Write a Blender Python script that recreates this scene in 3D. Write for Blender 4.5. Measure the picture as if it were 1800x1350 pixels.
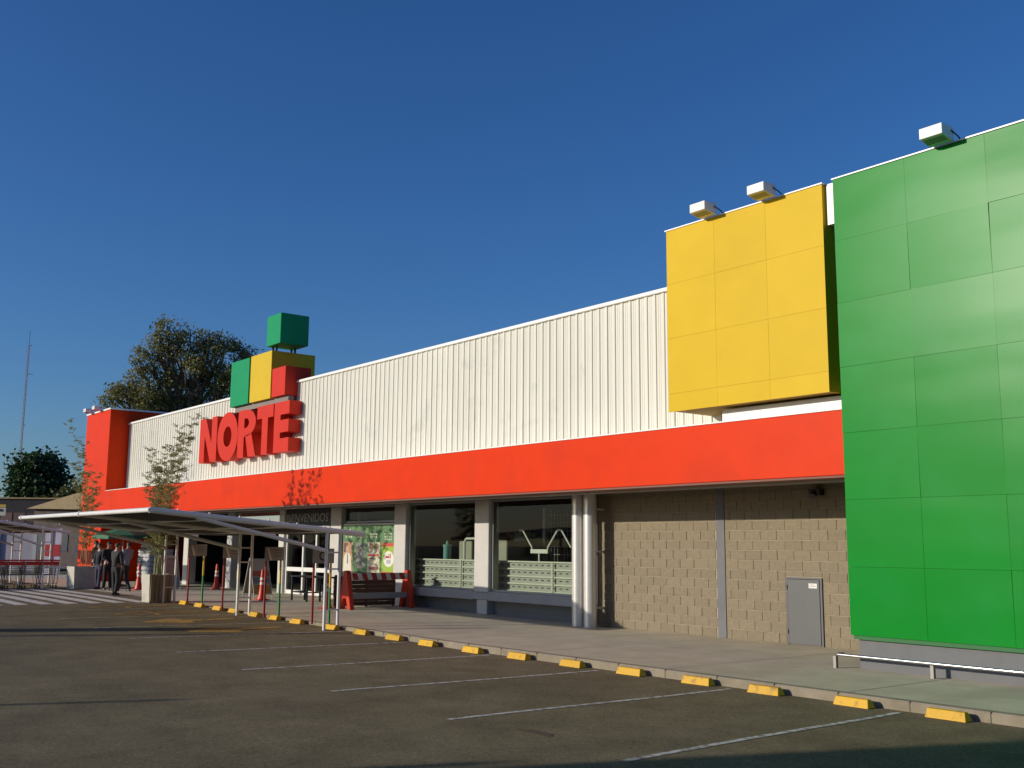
import bpy, math, random
from mathutils import Vector, Matrix, noise
random.seed(7)
for o in list(bpy.data.objects): bpy.data.objects.remove(o)
scene = bpy.context.scene
COL = scene.collection
R = math.radians

# ------------------------------------------------------------------ camera
# frame: x along the store front, y into the store, z up; the lens stands at (0, 0, 1.85)
FPX, YAW, PITCH, ROLL = 1854.5, R(141.683), R(8.727), R(0.4425)
CAM = Vector((0, 0, 1.85))
cf = Vector((math.cos(YAW)*math.cos(PITCH), math.sin(YAW)*math.cos(PITCH), math.sin(PITCH)))
cr = Vector((math.sin(YAW), -math.cos(YAW), 0)); cu = cr.cross(cf)
cR = math.cos(ROLL)*cr + math.sin(ROLL)*cu
cU = -math.sin(ROLL)*cr + math.cos(ROLL)*cu
cd = bpy.data.cameras.new('camera'); cam = bpy.data.objects.new('camera', cd); COL.objects.link(cam)
cd.sensor_fit = 'HORIZONTAL'; cd.sensor_width = 36; cd.lens = FPX/1800*36; cd.clip_end = 6000; cd.clip_start = .05
m = Matrix.Identity(4)
for i in range(3): m[i][0], m[i][1], m[i][2], m[i][3] = cR[i], cU[i], -cf[i], CAM[i]
cam.matrix_world = m
scene.camera = cam
def far(px, py, dist):
    """world point seen at a pixel of the 1800 wide photograph, dist metres from the lens"""
    d = cf + cR*((px-900)/FPX) - cU*((py-675)/FPX)
    return CAM + d.normalized()*dist

# ------------------------------------------------------------------ sky, sun, exposure
LX = .42
LIGHT = Vector((LX, 1, -.28)).normalized()
world = bpy.data.worlds.new('World'); scene.world = world; world.use_nodes = True
wn = world.node_tree.nodes; wl = world.node_tree.links
sky = wn.new('ShaderNodeTexSky'); sky.sky_type = 'NISHITA'; sky.sun_disc = False
sky.sun_elevation = math.asin(-LIGHT.z)
sky.sun_rotation = math.atan2(-LIGHT.x, -LIGHT.y)
sky.altitude = 0; sky.air_density = 1.0; sky.dust_density = .9; sky.ozone_density = 5.9
bg = wn['Background']; bg.inputs[1].default_value = .15
hsv = wn.new('ShaderNodeHueSaturation'); hsv.inputs['Hue'].default_value = .508; hsv.inputs['Saturation'].default_value = 1.1
wl.new(sky.outputs[0], hsv.inputs['Color']); wl.new(hsv.outputs[0], bg.inputs[0])
sd = bpy.data.lights.new('sun', 'SUN'); sd.energy = 5.0; sd.angle = R(.5); sd.color = (1, .91, .77)
sun = bpy.data.objects.new('sun', sd); COL.objects.link(sun)
sun.rotation_euler = LIGHT.to_track_quat('-Z', 'Y').to_euler(); sun.location = (-30, -40, 30)
scene.view_settings.view_transform = 'Standard'; scene.view_settings.look = 'None'
scene.view_settings.exposure = -.36; scene.view_settings.gamma = 1

# ------------------------------------------------------------------ materials
MATS = {}
def mat(name, col, rough=.6, metal=0., var=.0, vscale=3., bump=0., bscale=40., spec=.5, coat=0., coat_rough=.1,
        rand=0., speck=0., col2=None, dirt=None, wave=0., vstretch=None, wave_scale=1.2):
    if name in MATS: return MATS[name]
    mt = bpy.data.materials.new(name); mt.use_nodes = True
    n = mt.node_tree.nodes; l = mt.node_tree.links; p = n['Principled BSDF']
    p.inputs['Base Color'].default_value = (*col, 1); p.inputs['Roughness'].default_value = rough
    p.inputs['Metallic'].default_value = metal
    p.inputs['Specular IOR Level'].default_value = spec
    p.inputs['Coat Weight'].default_value = coat; p.inputs['Coat Roughness'].default_value = coat_rough
    geo = n.new('ShaderNodeNewGeometry'); last = None
    pos = geo.outputs['Position']
    if vstretch:
        mp = n.new('ShaderNodeMapping'); mp.inputs['Scale'].default_value = vstretch; l.new(pos, mp.inputs[0]); pos = mp.outputs[0]
    if var or col2:
        t = n.new('ShaderNodeTexNoise'); t.inputs['Scale'].default_value = vscale; t.inputs['Detail'].default_value = 8; t.inputs['Roughness'].default_value = .65
        l.new(pos, t.inputs['Vector'])
        rp = n.new('ShaderNodeValToRGB'); rp.color_ramp.elements[0].position = .3; rp.color_ramp.elements[1].position = .7
        c2 = col2 if col2 else tuple(c*(1+var) for c in col)
        c1 = col if col2 else tuple(c*(1-var) for c in col)
        rp.color_ramp.elements[0].color = (*c1, 1); rp.color_ramp.elements[1].color = (*c2, 1)
        l.new(t.outputs[0], rp.inputs[0]); last = rp.outputs[0]
    if dirt:
        dcol, dscale, lo, hi, amt = dirt
        t = n.new('ShaderNodeTexNoise'); t.inputs['Scale'].default_value = dscale; t.inputs['Detail'].default_value = 6
        l.new(geo.outputs['Position'], t.inputs['Vector'])
        mr = n.new('ShaderNodeMapRange'); mr.inputs[1].default_value = lo; mr.inputs[2].default_value = hi; mr.inputs[4].default_value = amt
        l.new(t.outputs[0], mr.inputs[0])
        mx = n.new('ShaderNodeMix'); mx.data_type = 'RGBA'; l.new(mr.outputs[0], mx.inputs[0])
        if last: l.new(last, mx.inputs[6])
        else: mx.inputs[6].default_value = (*col, 1)
        mx.inputs[7].default_value = (*dcol, 1); last = mx.outputs[2]
    if speck:
        for sc_, am in ((28, speck*.5), (85, speck)):
            t = n.new('ShaderNodeTexNoise'); t.inputs['Scale'].default_value = sc_; t.inputs['Detail'].default_value = 3; t.inputs['Roughness'].default_value = .7
            l.new(geo.outputs['Position'], t.inputs['Vector'])
            mr = n.new('ShaderNodeMapRange'); mr.inputs[1].default_value = .3; mr.inputs[2].default_value = .7; mr.inputs[3].default_value = 1-am; mr.inputs[4].default_value = 1+am
            hs = n.new('ShaderNodeHueSaturation'); l.new(t.outputs[0], mr.inputs[0]); l.new(mr.outputs[0], hs.inputs['Value']); l.new(last, hs.inputs['Color']); last = hs.outputs[0]
    if rand:
        oi = n.new('ShaderNodeObjectInfo'); hs = n.new('ShaderNodeHueSaturation')
        mr = n.new('ShaderNodeMapRange'); mr.inputs[3].default_value = 1-rand; mr.inputs[4].default_value = 1+rand
        l.new(oi.outputs['Random'], mr.inputs[0]); l.new(mr.outputs[0], hs.inputs['Value'])
        if last: l.new(last, hs.inputs['Color'])
        else: hs.inputs['Color'].default_value = (*col, 1)
        last = hs.outputs[0]
    if last: l.new(last, p.inputs['Base Color'])
    nrm = None
    if wave:
        t = n.new('ShaderNodeTexNoise'); t.inputs['Scale'].default_value = wave_scale; t.inputs['Detail'].default_value = 1
        mp = n.new('ShaderNodeMapping'); mp.inputs['Scale'].default_value = (.5, 1, 1.6); l.new(geo.outputs['Position'], mp.inputs[0]); l.new(mp.outputs[0], t.inputs[0])
        b = n.new('ShaderNodeBump'); b.inputs['Strength'].default_value = wave; b.inputs['Distance'].default_value = .05
        l.new(t.outputs[0], b.inputs['Height']); nrm = b
    if bump:
        t = n.new('ShaderNodeTexNoise'); t.inputs['Scale'].default_value = bscale; t.inputs['Detail'].default_value = 5
        l.new(geo.outputs['Position'], t.inputs['Vector'])
        b = n.new('ShaderNodeBump'); b.inputs['Strength'].default_value = bump; b.inputs['Distance'].default_value = .02
        l.new(t.outputs[0], b.inputs['Height'])
        if nrm: l.new(nrm.outputs[0], b.inputs['Normal'])
        nrm = b
    if nrm: l.new(nrm.outputs[0], p.inputs['Normal'])
    MATS[name] = mt
    return mt

def glass_mat(name, tint, refl_rough=.02):
    if name in MATS: return MATS[name]
    mt = bpy.data.materials.new(name); mt.use_nodes = True
    n = mt.node_tree.nodes; l = mt.node_tree.links; n.clear()
    out = n.new('ShaderNodeOutputMaterial'); tr = n.new('ShaderNodeBsdfTransparent'); gl = n.new('ShaderNodeBsdfGlossy')
    fr = n.new('ShaderNodeFresnel'); fr.inputs[0].default_value = 1.33; mx = n.new('ShaderNodeMixShader')
    tr.inputs[0].default_value = (*tint, 1); gl.inputs['Roughness'].default_value = refl_rough
    l.new(fr.outputs[0], mx.inputs[0]); l.new(tr.outputs[0], mx.inputs[1]); l.new(gl.outputs[0], mx.inputs[2]); l.new(mx.outputs[0], out.inputs[0])
    MATS[name] = mt
    return mt

def leaf_mat(name, c1, c2, trans=.35):
    if name in MATS: return MATS[name]
    mt = bpy.data.materials.new(name); mt.use_nodes = True
    n = mt.node_tree.nodes; l = mt.node_tree.links; p = n['Principled BSDF']
    p.inputs['Roughness'].default_value = .55
    geo = n.new('ShaderNodeNewGeometry'); rp = n.new('ShaderNodeValToRGB')
    rp.color_ramp.elements[0].color = (*c1, 1); rp.color_ramp.elements[1].color = (*c2, 1)
    l.new(geo.outputs['Random Per Island'], rp.inputs[0]); l.new(rp.outputs[0], p.inputs['Base Color'])
    tl = n.new('ShaderNodeBsdfTranslucent'); l.new(rp.outputs[0], tl.inputs[0])
    mx = n.new('ShaderNodeMixShader'); mx.inputs[0].default_value = trans
    l.new(p.outputs[0], mx.inputs[1]); l.new(tl.outputs[0], mx.inputs[2]); l.new(mx.outputs[0], n['Material Output'].inputs[0])
    MATS[name] = mt
    return mt

M_red = mat('red_panel', (.67, .036, .001), .45, spec=.10, var=.05, vscale=1.5, wave=.12, dirt=((.4, .03, .015), .9, .52, .8, .35))
M_redsign = mat('red_sign', (.58, .032, .014), .5, spec=.14, var=.05, vscale=2)
M_green = mat('green_panel', (.002, .215, .018), .29, spec=.095, var=.05, vscale=.7, wave=.26, wave_scale=.8, coat=.0, dirt=((.02, .26, .07), 1.1, .5, .8, .3), rand=.03)
M_greensign = mat('green_sign', (.008, .27, .10), .5, spec=.15, var=.05, vscale=2)
M_yellow = mat('yellow_panel', (.64, .42, .018), .48, spec=.10, var=.04, vscale=1.2, wave=.12, rand=.02)
M_yellowsign = mat('yellow_sign', (.62, .42, .02), .5, spec=.15, var=.05, vscale=2)
M_clad = mat('white_cladding', (.68, .66, .57), .42, spec=.25, var=.05, vscale=1.3, vstretch=(1, 1, .25), wave=.1, rand=.03, dirt=((.36, .35, .31), 1.4, .6, .85, .5))
M_white = mat('white_paint', (.78, .76, .70), .4, var=.05, vscale=4, dirt=((.45, .42, .36), 3, .58, .85, .4))
M_flash = mat('white_flashing', (.85, .84, .80), .35, var=.03)
M_greywall = mat('grey_wall', (.14, .142, .148), .75, var=.1, vscale=2.5, bump=.15, bscale=60, dirt=((.2, .19, .17), 2, .55, .8, .4))
M_pier = mat('pier_paint', (.52, .50, .46), .7, var=.08, vscale=3, bump=.1, bscale=70)
M_pipe = mat('pipe_paint', (.66, .64, .60), .28, metal=.35, var=.05)
M_block = mat('concrete_block', (.20, .163, .106), .95, col2=(.275, .226, .152), vscale=14, bump=.5, bscale=90, rand=.055)
M_mortar = mat('mortar', (.38, .32, .225), .95, var=.15, vscale=12, bump=.3, bscale=80)
M_greydoor = mat('grey_door', (.085, .086, .088), .5, var=.06, vscale=3)
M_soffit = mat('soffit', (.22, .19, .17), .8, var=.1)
M_trim = mat('soffit_trim', (.50, .45, .38), .5)
M_asphalt = mat('asphalt', (.150, .120, .068), .95, col2=(.235, .190, .112), vscale=1.3, speck=.6, bump=.6, bscale=140, dirt=((.115, .094, .058), .35, .48, .72, .6), spec=.15)
M_conc = mat('sidewalk_concrete', speck=.12, col=(.47, .405, .275), rough=.9, col2=(.61, .535, .385), vscale=1.6, bump=.25, bscale=70, dirt=((.35, .30, .21), .6, .5, .75, .6))
M_kerb = mat('kerb_concrete', (.215, .178, .122), .9, col2=(.31, .262, .19), vscale=3.5, bump=.4, bscale=50)
M_line = mat('line_paint', (.56, .54, .48), .8, var=.12, vscale=12, dirt=((.16, .135, .10), 9, .46, .62, .9))
M_zebra = mat('zebra_paint', (.62, .59, .51), .8, var=.1, vscale=6, dirt=((.2, .18, .14), 5, .54, .72, .8))
M_yline = mat('yellow_road_paint', (.48, .27, .04), .85, var=.15, vscale=8, dirt=((.11, .095, .07), 6, .48, .66, .8))
M_ypaint = mat('yellow_paint', (.66, .37, .012), .5, var=.08, vscale=9, dirt=((.20, .13, .035), 9, .52, .72, .75), rand=.08)
M_steelwhite = mat('white_steel', (.74, .73, .70), .38, var=.04, dirt=((.42, .36, .28), 5, .6, .85, .4))
M_fabric = mat('shade_fabric', (.045, .042, .040), .9, var=.2, vscale=5, bump=.3, bscale=120)
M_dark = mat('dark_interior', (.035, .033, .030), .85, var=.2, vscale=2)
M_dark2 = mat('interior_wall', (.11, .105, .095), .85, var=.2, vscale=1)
M_black = mat('black_paint', (.015, .015, .016), .45)
M_glass = glass_mat('shop_glass', (.70, .76, .70))
M_lat = mat('lattice_paint', (.74, .71, .63), .5, var=.05)
M_latback = mat('lattice_back', (.42, .41, .37), .6, var=.06)
M_beige = mat('machine_beige', (.36, .35, .29), .5, var=.08)
M_teal = mat('teal_plastic', (.20, .42, .42), .4)
M_orange = mat('barrier_plastic', (.58, .04, .010), .45, var=.06, vscale=6)
M_stripe_red = mat('stripe_red', (.42, .02, .015), .5)
M_stripe_white = mat('stripe_white', (.7, .68, .62), .5)
M_woodb = mat('brown_timber', (.12, .062, .035), .75, var=.25, vscale=6, vstretch=(1, 6, 6), rand=.15)
M_postred = mat('post_red', (.26, .012, .010), .45)
M_postgreen = mat('post_green', (.02, .22, .04), .45)
M_postyel = mat('post_yellow', (.62, .42, .02), .45)
M_signgrey = mat('sign_grey', (.30, .30, .26), .6)
M_planter = mat('planter_concrete', (.48, .45, .38), .85, var=.1, vscale=3, bump=.2, bscale=60, dirt=((.28, .24, .18), 2.5, .52, .75, .5))
M_soil = mat('soil', (.05, .035, .02), .95)
M_culm = mat('bamboo_culm', (.16, .20, .05), .5, col2=(.30, .30, .10), vscale=4)
M_bamboo = leaf_mat('bamboo_leaf', (.15, .16, .045), (.36, .33, .13), .5)
M_euc = leaf_mat('eucalypt_leaf', (.11, .135, .035), (.31, .265, .085), .35)
M_tree = leaf_mat('dense_leaf', (.012, .035, .012), (.045, .10, .022), .3)
M_bark = mat('bark', (.12, .09, .065), .9, var=.35, vscale=5, bump=.4, bscale=20)
M_chrome = mat('bright_metal', (.75, .75, .74), .22, metal=1.)
M_wire = mat('cart_wire', (.20, .20, .19), .4, metal=.6)
M_cartred = mat('cart_handle_red', (.55, .02, .02), .4)
M_rubber = mat('rubber', (.02, .02, .02), .7)
M_fix = mat('floodlight_white', (.68, .68, .66), .4, var=.03)
M_lens = mat('floodlight_lens', (.25, .27, .26), .15)

# ------------------------------------------------------------------ helpers
ORI = {}
class MB:
    def __init__(s): s.v = []; s.f = []
    def box(s, x0, x1, y0, y1, z0, z1):
        b = len(s.v)
        s.v += [(x0,y0,z0),(x1,y0,z0),(x1,y1,z0),(x0,y1,z0),(x0,y0,z1),(x1,y0,z1),(x1,y1,z1),(x0,y1,z1)]
        s.f += [tuple(b+i for i in q) for q in ((0,3,2,1),(4,5,6,7),(0,1,5,4),(1,2,6,5),(2,3,7,6),(3,0,4,7))]
        return s
    def tube(s, p0, p1, r0, r1=None, n=8, caps=True):
        r1 = r0 if r1 is None else r1
        p0 = Vector(p0); p1 = Vector(p1); d = (p1-p0)
        if d.length < 1e-6: return s
        d.normalize(); a = d.orthogonal().normalized(); c = d.cross(a); b = len(s.v)
        for p, r in ((p0, r0), (p1, r1)):
            for i in range(n):
                t = 2*math.pi*(i+.5)/n; s.v.append(tuple(p + a*math.cos(t)*r + c*math.sin(t)*r))
        for i in range(n): j = (i+1) % n; s.f.append((b+i, b+j, b+n+j, b+n+i))
        if caps: s.f.append(tuple(b+i for i in reversed(range(n)))); s.f.append(tuple(b+n+i for i in range(n)))
        return s
    def path(s, pts, r, n=6, r_end=None):
        k = len(pts)-1
        for i in range(k):
            a = r if r_end is None else r+(r_end-r)*i/k; b = r if r_end is None else r+(r_end-r)*(i+1)/k
            s.tube(pts[i], pts[i+1], a, b, n)
        return s
    def prism(s, poly, fn, d0, d1):
        """poly of (u, w); fn(u, w, d) -> xyz; extruded from d0 to d1"""
        b = len(s.v); n = len(poly)
        s.v += [fn(u, w, d0) for u, w in poly] + [fn(u, w, d1) for u, w in poly]
        s.f.append(tuple(b+i for i in range(n))); s.f.append(tuple(b+n+i for i in reversed(range(n))))
        for i in range(n): j = (i+1) % n; s.f.append((b+j, b+i, b+n+i, b+n+j))
        return s
    def quad(s, a, b, c, d):
        k = len(s.v); s.v += [tuple(a), tuple(b), tuple(c), tuple(d)]; s.f.append((k, k+1, k+2, k+3)); return s
    def lathe(s, prof, c=(0, 0, 0), n=20):
        b = len(s.v)
        for r, z in prof:
            for i in range(n):
                t = 2*math.pi*i/n; s.v.append((c[0]+r*math.cos(t), c[1]+r*math.sin(t), c[2]+z))
        for k in range(len(prof)-1):
            for i in range(n):
                j = (i+1) % n; s.f.append((b+k*n+i, b+k*n+j, b+(k+1)*n+j, b+(k+1)*n+i))
        s.f.append(tuple(b+i for i in reversed(range(n)))); s.f.append(tuple(b+(len(prof)-1)*n+i for i in range(n)))
        return s
    def mesh(s, name, material, off=(0, 0, 0), smooth=False, fix=True):
        me = bpy.data.meshes.new(name)
        o = Vector(off); me.from_pydata([tuple(Vector(v)-o) for v in s.v], [], s.f)
        if fix and len(s.f) < 20000:
            import bmesh
            bm = bmesh.new(); bm.from_mesh(me); bmesh.ops.recalc_face_normals(bm, faces=bm.faces); bm.to_mesh(me); bm.free()
        if smooth:
            for p in me.polygons: p.use_smooth = True
        me.materials.append(material)
        return me
    def build(s, name, material, parent=None, bevel=0., smooth=False, world=True, origin=None, seg=1):
        """part in world coordinates under its parent, or (parent None) a thing with its origin at `origin`"""
        if parent is not None: off = ORI[parent.name] if world else Vector((0, 0, 0))
        else:
            if origin is None:
                xs = [v[0] for v in s.v]; ys = [v[1] for v in s.v]; zs_ = [v[2] for v in s.v]
                origin = ((min(xs)+max(xs))/2, (min(ys)+max(ys))/2, min(zs_))
            off = Vector(origin)
        me = s.mesh(name, material, off, smooth)
        o = bpy.data.objects.new(name, me); COL.objects.link(o)
        if parent is not None: o.parent = parent; ORI[o.name] = Vector(off) if world else Vector((0, 0, 0))
        else: o.location = off; ORI[o.name] = Vector(off)
        if bevel:
            bv = o.modifiers.new('edge', 'BEVEL'); bv.width = bevel; bv.segments = seg; bv.limit_method = 'ANGLE'
        if smooth:
            o.data.set_sharp_from_angle(angle=R(40))
        return o

def tag(o, label=None, cat=None, group=None, kind=None):
    if label: o['label'] = label
    if cat: o['category'] = cat
    if group: o['group'] = group
    if kind: o['kind'] = kind
    return o
def thing(name, loc, label, cat, group=None, rz=0.):
    o = bpy.data.objects.new(name, None); COL.objects.link(o); o.location = loc; o.rotation_euler = (0, 0, rz)
    o.empty_display_size = .2; ORI[o.name] = Vector(loc)
    return tag(o, label, cat, group)
def empty_part(name, parent):
    o = bpy.data.objects.new(name, None); COL.objects.link(o); o.parent = parent; ORI[o.name] = ORI[parent.name].copy(); o.empty_display_size = .1
    return o
def inst(name, me, parent, wloc, rot=None):
    o = bpy.data.objects.new(name, me); COL.objects.link(o); o.parent = parent; o.location = Vector(wloc)-ORI[parent.name]
    if rot: o.rotation_euler = rot
    return o
def copy_tree(o, parent=None):
    c = o.copy(); COL.objects.link(c); c.parent = parent
    for ch in list(o.children): copy_tree(ch, c)
    return c

def zs(x):     # height of the sidewalk: it climbs gently towards the entrance
    if x > -18: return 0.
    if x > -30: return (-18-x)*.0088
    return min(.15, .1056+(-30-x)*.0073)
def zl(x):     # height of the parking lot along it
    if x > -17: return -.12
    if x > -30.2: return -.12+(-17-x)*.0163
    return zs(x)-.012

# ------------------------------------------------------------------ ground
KY = 12.12     # face of the kerb
XS = [-400, -120, -60, -36.1, -33, -30.2, -30, -26, -22, -18, -17, 0, 40, 160]
def sheet(name, y0, y1, fz, material, dz=0., xs=XS, ys=None):
    mb = MB(); ys = ys or [y0, y1]
    for a, b in zip(xs[:-1], xs[1:]):
        for c, d in zip(ys[:-1], ys[1:]):
            mb.quad((a, c, fz(a)+dz), (b, c, fz(b)+dz), (b, d, fz(b)+dz), (a, d, fz(a)+dz))
    o = mb.build(name, material, origin=(0, 0, 0)); return tag(o, kind='structure')
gm = MB(); gm.quad((-3000, -3000, -.45), (3000, -3000, -.45), (3000, 3000, -.45), (-3000, 3000, -.45))
ground = tag(gm.build('ground', mat('far_ground', (.10, .095, .06), .95, var=.3, vscale=.05), origin=(0, 0, -.45)), kind='structure')
lot = sheet('parking_lot', -120, KY, zl, M_asphalt)
sidewalk = sheet('sidewalk', KY+.15, 19.0, zs, M_conc, xs=[-60, -36.1, -33, -30, -26, -22, -18, 0, 40])
mb = MB(); kx = [-31.2, -30, -28, -26, -24, -22, -20, -18, -15, -10, -5, 0, 10, 40]
for a, b in zip(kx[:-1], kx[1:]):
    q = []
    for x in (a, b):
        q.append([(x, KY, -.4), (x, KY, zs(x)-.018), (x, KY+.018, zs(x)+.003), (x, KY+.152, zs(x)+.003), (x, KY+.152, -.4)])
    for i in range(4): mb.quad(q[0][i], q[1][i], q[1][i+1], q[0][i+1])
kerb = tag(mb.build('kerb', M_kerb, origin=(0, KY, 0)), kind='structure')
mb = MB()
for a, b in zip([-60, -36.1, -33], [-36.1, -33, -31.2]): mb.quad((a, KY-.01, zs(a)-.006), (b, KY-.01, zs(b)-.006), (b, KY+.16, zs(b)-.004), (a, KY+.16, zs(a)-.004))
mb.build('kerb_drop', M_kerb, kerb)
for k in range(26):
    x = -5.4-k*1.02; MB().box(x-.006, x+.006, KY-.004, KY+.05, zs(x)-.14, zs(x)+.005).build('kerb_joint', mat('joint_dark', (.12, .105, .085), .95), kerb)
# saw-cut joints across the sidewalk
for x in (-5.2, -8.4, -11.6, -14.8, -18.0, -21.2, -24.4, -27.6):
    mb = MB().quad((x, KY+.16, zs(x)+.003), (x+.012, KY+.16, zs(x)+.003), (x+.012, 18.6, zs(x)+.003), (x, 18.6, zs(x)+.003))
    mb.build('joint', mat('joint_dark', (.12, .105, .085), .95), sidewalk)

def paint(poly, parent, name, material, dz=.004):
    mb = MB(); k = len(poly); mb.v += [(x, y, zl(x)+dz) for x, y in poly]; mb.f.append(tuple(range(k)))
    return mb.build(name, material, parent)
LINES = [(-7.37, -7.49), (-10.25, -10.1), (-13.1, -12.8), (-16.1, -15.7), (-19.0, -18.5), (-21.75, -21.1), (-24.3, -23.7), (-27.0, -26.4), (-29.6, -29.1)]
LINES = [(-4.6, -4.8), (-1.9, -2.1)] + LINES
for i, (xa, xb) in enumerate(LINES):
    w = .045; y0 = 7.15+.06*max(0, i-2)
    mb = MB(); nseg = 10; pts = []
    for k in range(nseg+1):
        t = k/nseg; x = xa+(xb-xa)*t+.012*math.sin(7*t+i); y = y0+(11.95-y0)*t; pts.append((x, y))
    for k in range(nseg):
        (x0, ya), (x1, yb) = pts[k], pts[k+1]
        mb.quad((x0-w, ya, zl(x0)+.005), (x0+w, ya, zl(x0)+.005), (x1+w, yb, zl(x1)+.005), (x1-w, yb, zl(x1)+.005))
    mb.build('parking_line', M_line, lot)
for k in range(11):      # zebra crossing, bars parallel to the front
    y0 = 4.5+.66*k
    if y0 > 11.5: break
    mb = MB(); xs = [-42.2, -36.1, -33, -32.4+.05*k]
    for a, b in zip(xs[:-1], xs[1:]):
        mb.quad((a, y0, zl(a)+.006), (b, y0, zl(b)+.006), (b, y0+.36, zl(b)+.006), (a, y0+.36, zl(a)+.006))
    mb.build('zebra_bar', M_zebra, lot)
def arrow_poly(cx, y0, grow=0.):
    g = grow
    return [(cx-.12-g, y0-g), (cx+.12+g, y0-g), (cx+.62+g, y0+.78), (cx+.58+g, y0+1.0+g), (cx+.16+g, y0+1.05+g), (cx+.11+g, y0+2.2+g), (cx-.11-g, y0+2.2+g), (cx-.16-g, y0+1.05+g), (cx-.58-g, y0+1.0+g), (cx-.62-g, y0+.78)]
for cx, y0, full in ((-22.6, 9.02, 1), (-25.2, 8.98, 1), (-27.65, 9.08, 0), (-30.3, 9.2, 0)):
    if full: paint(arrow_poly(cx, y0), lot, 'painted_arrow', M_yline, .006)
    else:
        o = arrow_poly(cx, y0); ii = arrow_poly(cx, y0, -.085)
        mb = MB(); n_ = len(o)
        for k in range(n_):
            j = (k+1) % n_
            mb.quad((*o[k], zl(o[k][0])+.006), (*o[j], zl(o[j][0])+.006), (*ii[j], zl(ii[j][0])+.006), (*ii[k], zl(ii[k][0])+.006))
        mb.build('painted_arrow', M_yline, lot)
# dark oil patch and patch repairs
for cx, cy, rx, ry in ((-9.0, 7.5, .26, .09),):
    poly = [(cx+rx*math.cos(t)*(1+.25*math.sin(3*t+cx)), cy+ry*math.sin(t)*(1+.2*math.cos(2*t))) for t in [i*math.pi/9 for i in range(18)]]
    paint(poly, lot, 'oil_stain', mat('oil_stain', (.085, .06, .03), .7, var=.4, vscale=5), .004)

# ------------------------------------------------------------------ the store
store = thing('supermarket', (-28, 16, 0), 'long supermarket with white ribbed cladding, red fascia, green and yellow panel boxes', 'building')
FY, WY, GY, YY = 15.2, 16.1, 14.7, 14.9      # fascia, cladding, green box, yellow box
# red fascia band and the tower it turns up into (one L shaped red front)
def fxz(u, w, d): return (u, d, w)
mb = MB(); mb.prism([(-52.05, 3.06), (-10.02, 3.06), (-10.02, 4.15), (-48.6, 4.15), (-48.6, 7.85), (-52.05, 7.85)], fxz, FY, FY+.85)
fascia = mb.build('fascia', M_red, store, bevel=.01)
tag(fascia, 'bright red fascia band running under the white cladding')
MB().box(-52.05, -48.6, FY+.85, 18.0, -.2, 7.85).build('tower', M_red, store, bevel=.01)
MB().box(-52.05, -48.9, FY+.004, FY+.84, -.2, 3.055).build('tower_leg', M_red, store)
MB().box(-52.08, -48.57, FY-.03, 18.03, 7.853, 7.92).build('coping', M_flash, store)
# white ribbed cladding in one metre sheets
clad = empty_part('cladding_wall', store); tag(clad, 'white vertically ribbed metal cladding above the red fascia')
cm = MB(); Z0, Z1 = 4.10, 7.22; prof = []
for k in range(4):
    x = k*.25; prof += [(x, 0), (x+.04, 0), (x+.05, -.007), (x+.06, 0), (x+.095, 0), (x+.105, -.007), (x+.115, 0), (x+.155, 0), (x+.17, -.024), (x+.232, -.024), (x+.246, 0)]
prof.append((.996, 0))
for (xa, ya), (xb, yb) in zip(prof[:-1], prof[1:]): cm.quad((xa, ya, Z0), (xb, yb, Z0), (xb, yb, Z1), (xa, ya, Z1))
cme = cm.mesh('cladding_sheet', M_clad, fix=False)
for k in range(36): inst('cladding_sheet', cme, clad, (-48.9+k*1.0, WY+random.uniform(-.003, .003), 0))
MB().box(-48.9, -12.9, WY+.006, WY+.1, Z0, Z1).build('cladding_back', M_clad, clad)
MB().box(-48.62, -13.95, WY-.075, WY+.12, 7.205, 7.29).build('ridge_cap', M_flash, clad, bevel=.012)
MB().box(-48.6, -10.05, FY-.015, WY+.02, 4.153, 4.175).build('ledge', M_flash, clad)
# white smooth upstand under the yellow box
MB().box(-12.95, -10.06, FY+.06, FY+.25, 4.178, 4.40).build('upstand', M_flash, store)
# yellow box: core and panels
ybox = empty_part('yellow_box', store); tag(ybox, 'yellow square panel box above the red fascia')
MB().box(-13.93, -10.40, YY+.03, WY-.04, 4.44, 7.98).build('core', mat('yellow_core', (.40, .24, .015), .6), ybox)
ycx = [-13.97, -12.75, -11.55, -10.34]; ycz = [4.42, 4.772, 5.858, 6.94, 8.02]
for a, b in zip(ycx[:-1], ycx[1:]):
    for c, d in zip(ycz[:-1], ycz[1:]):
        MB().box(a+.0016, b-.0016, YY+random.uniform(-.0015, .0015), YY+.029, c+.0016, d-.0016).build('panel', M_yellow, ybox)
MB().box(-10.398, -10.342, YY+.031, 15.21, 4.43, 8.0).build('side_panel', M_yellow, ybox)
MB().box(-14.0, -10.32, YY-.02, 15.25, 8.022, 8.045).build('coping', M_flash, ybox)
# white post between the boxes
MB().box(-10.30, -10.02, 14.98, 15.18, 7.3, 8.02).build('parapet_post', M_flash, store)
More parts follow.
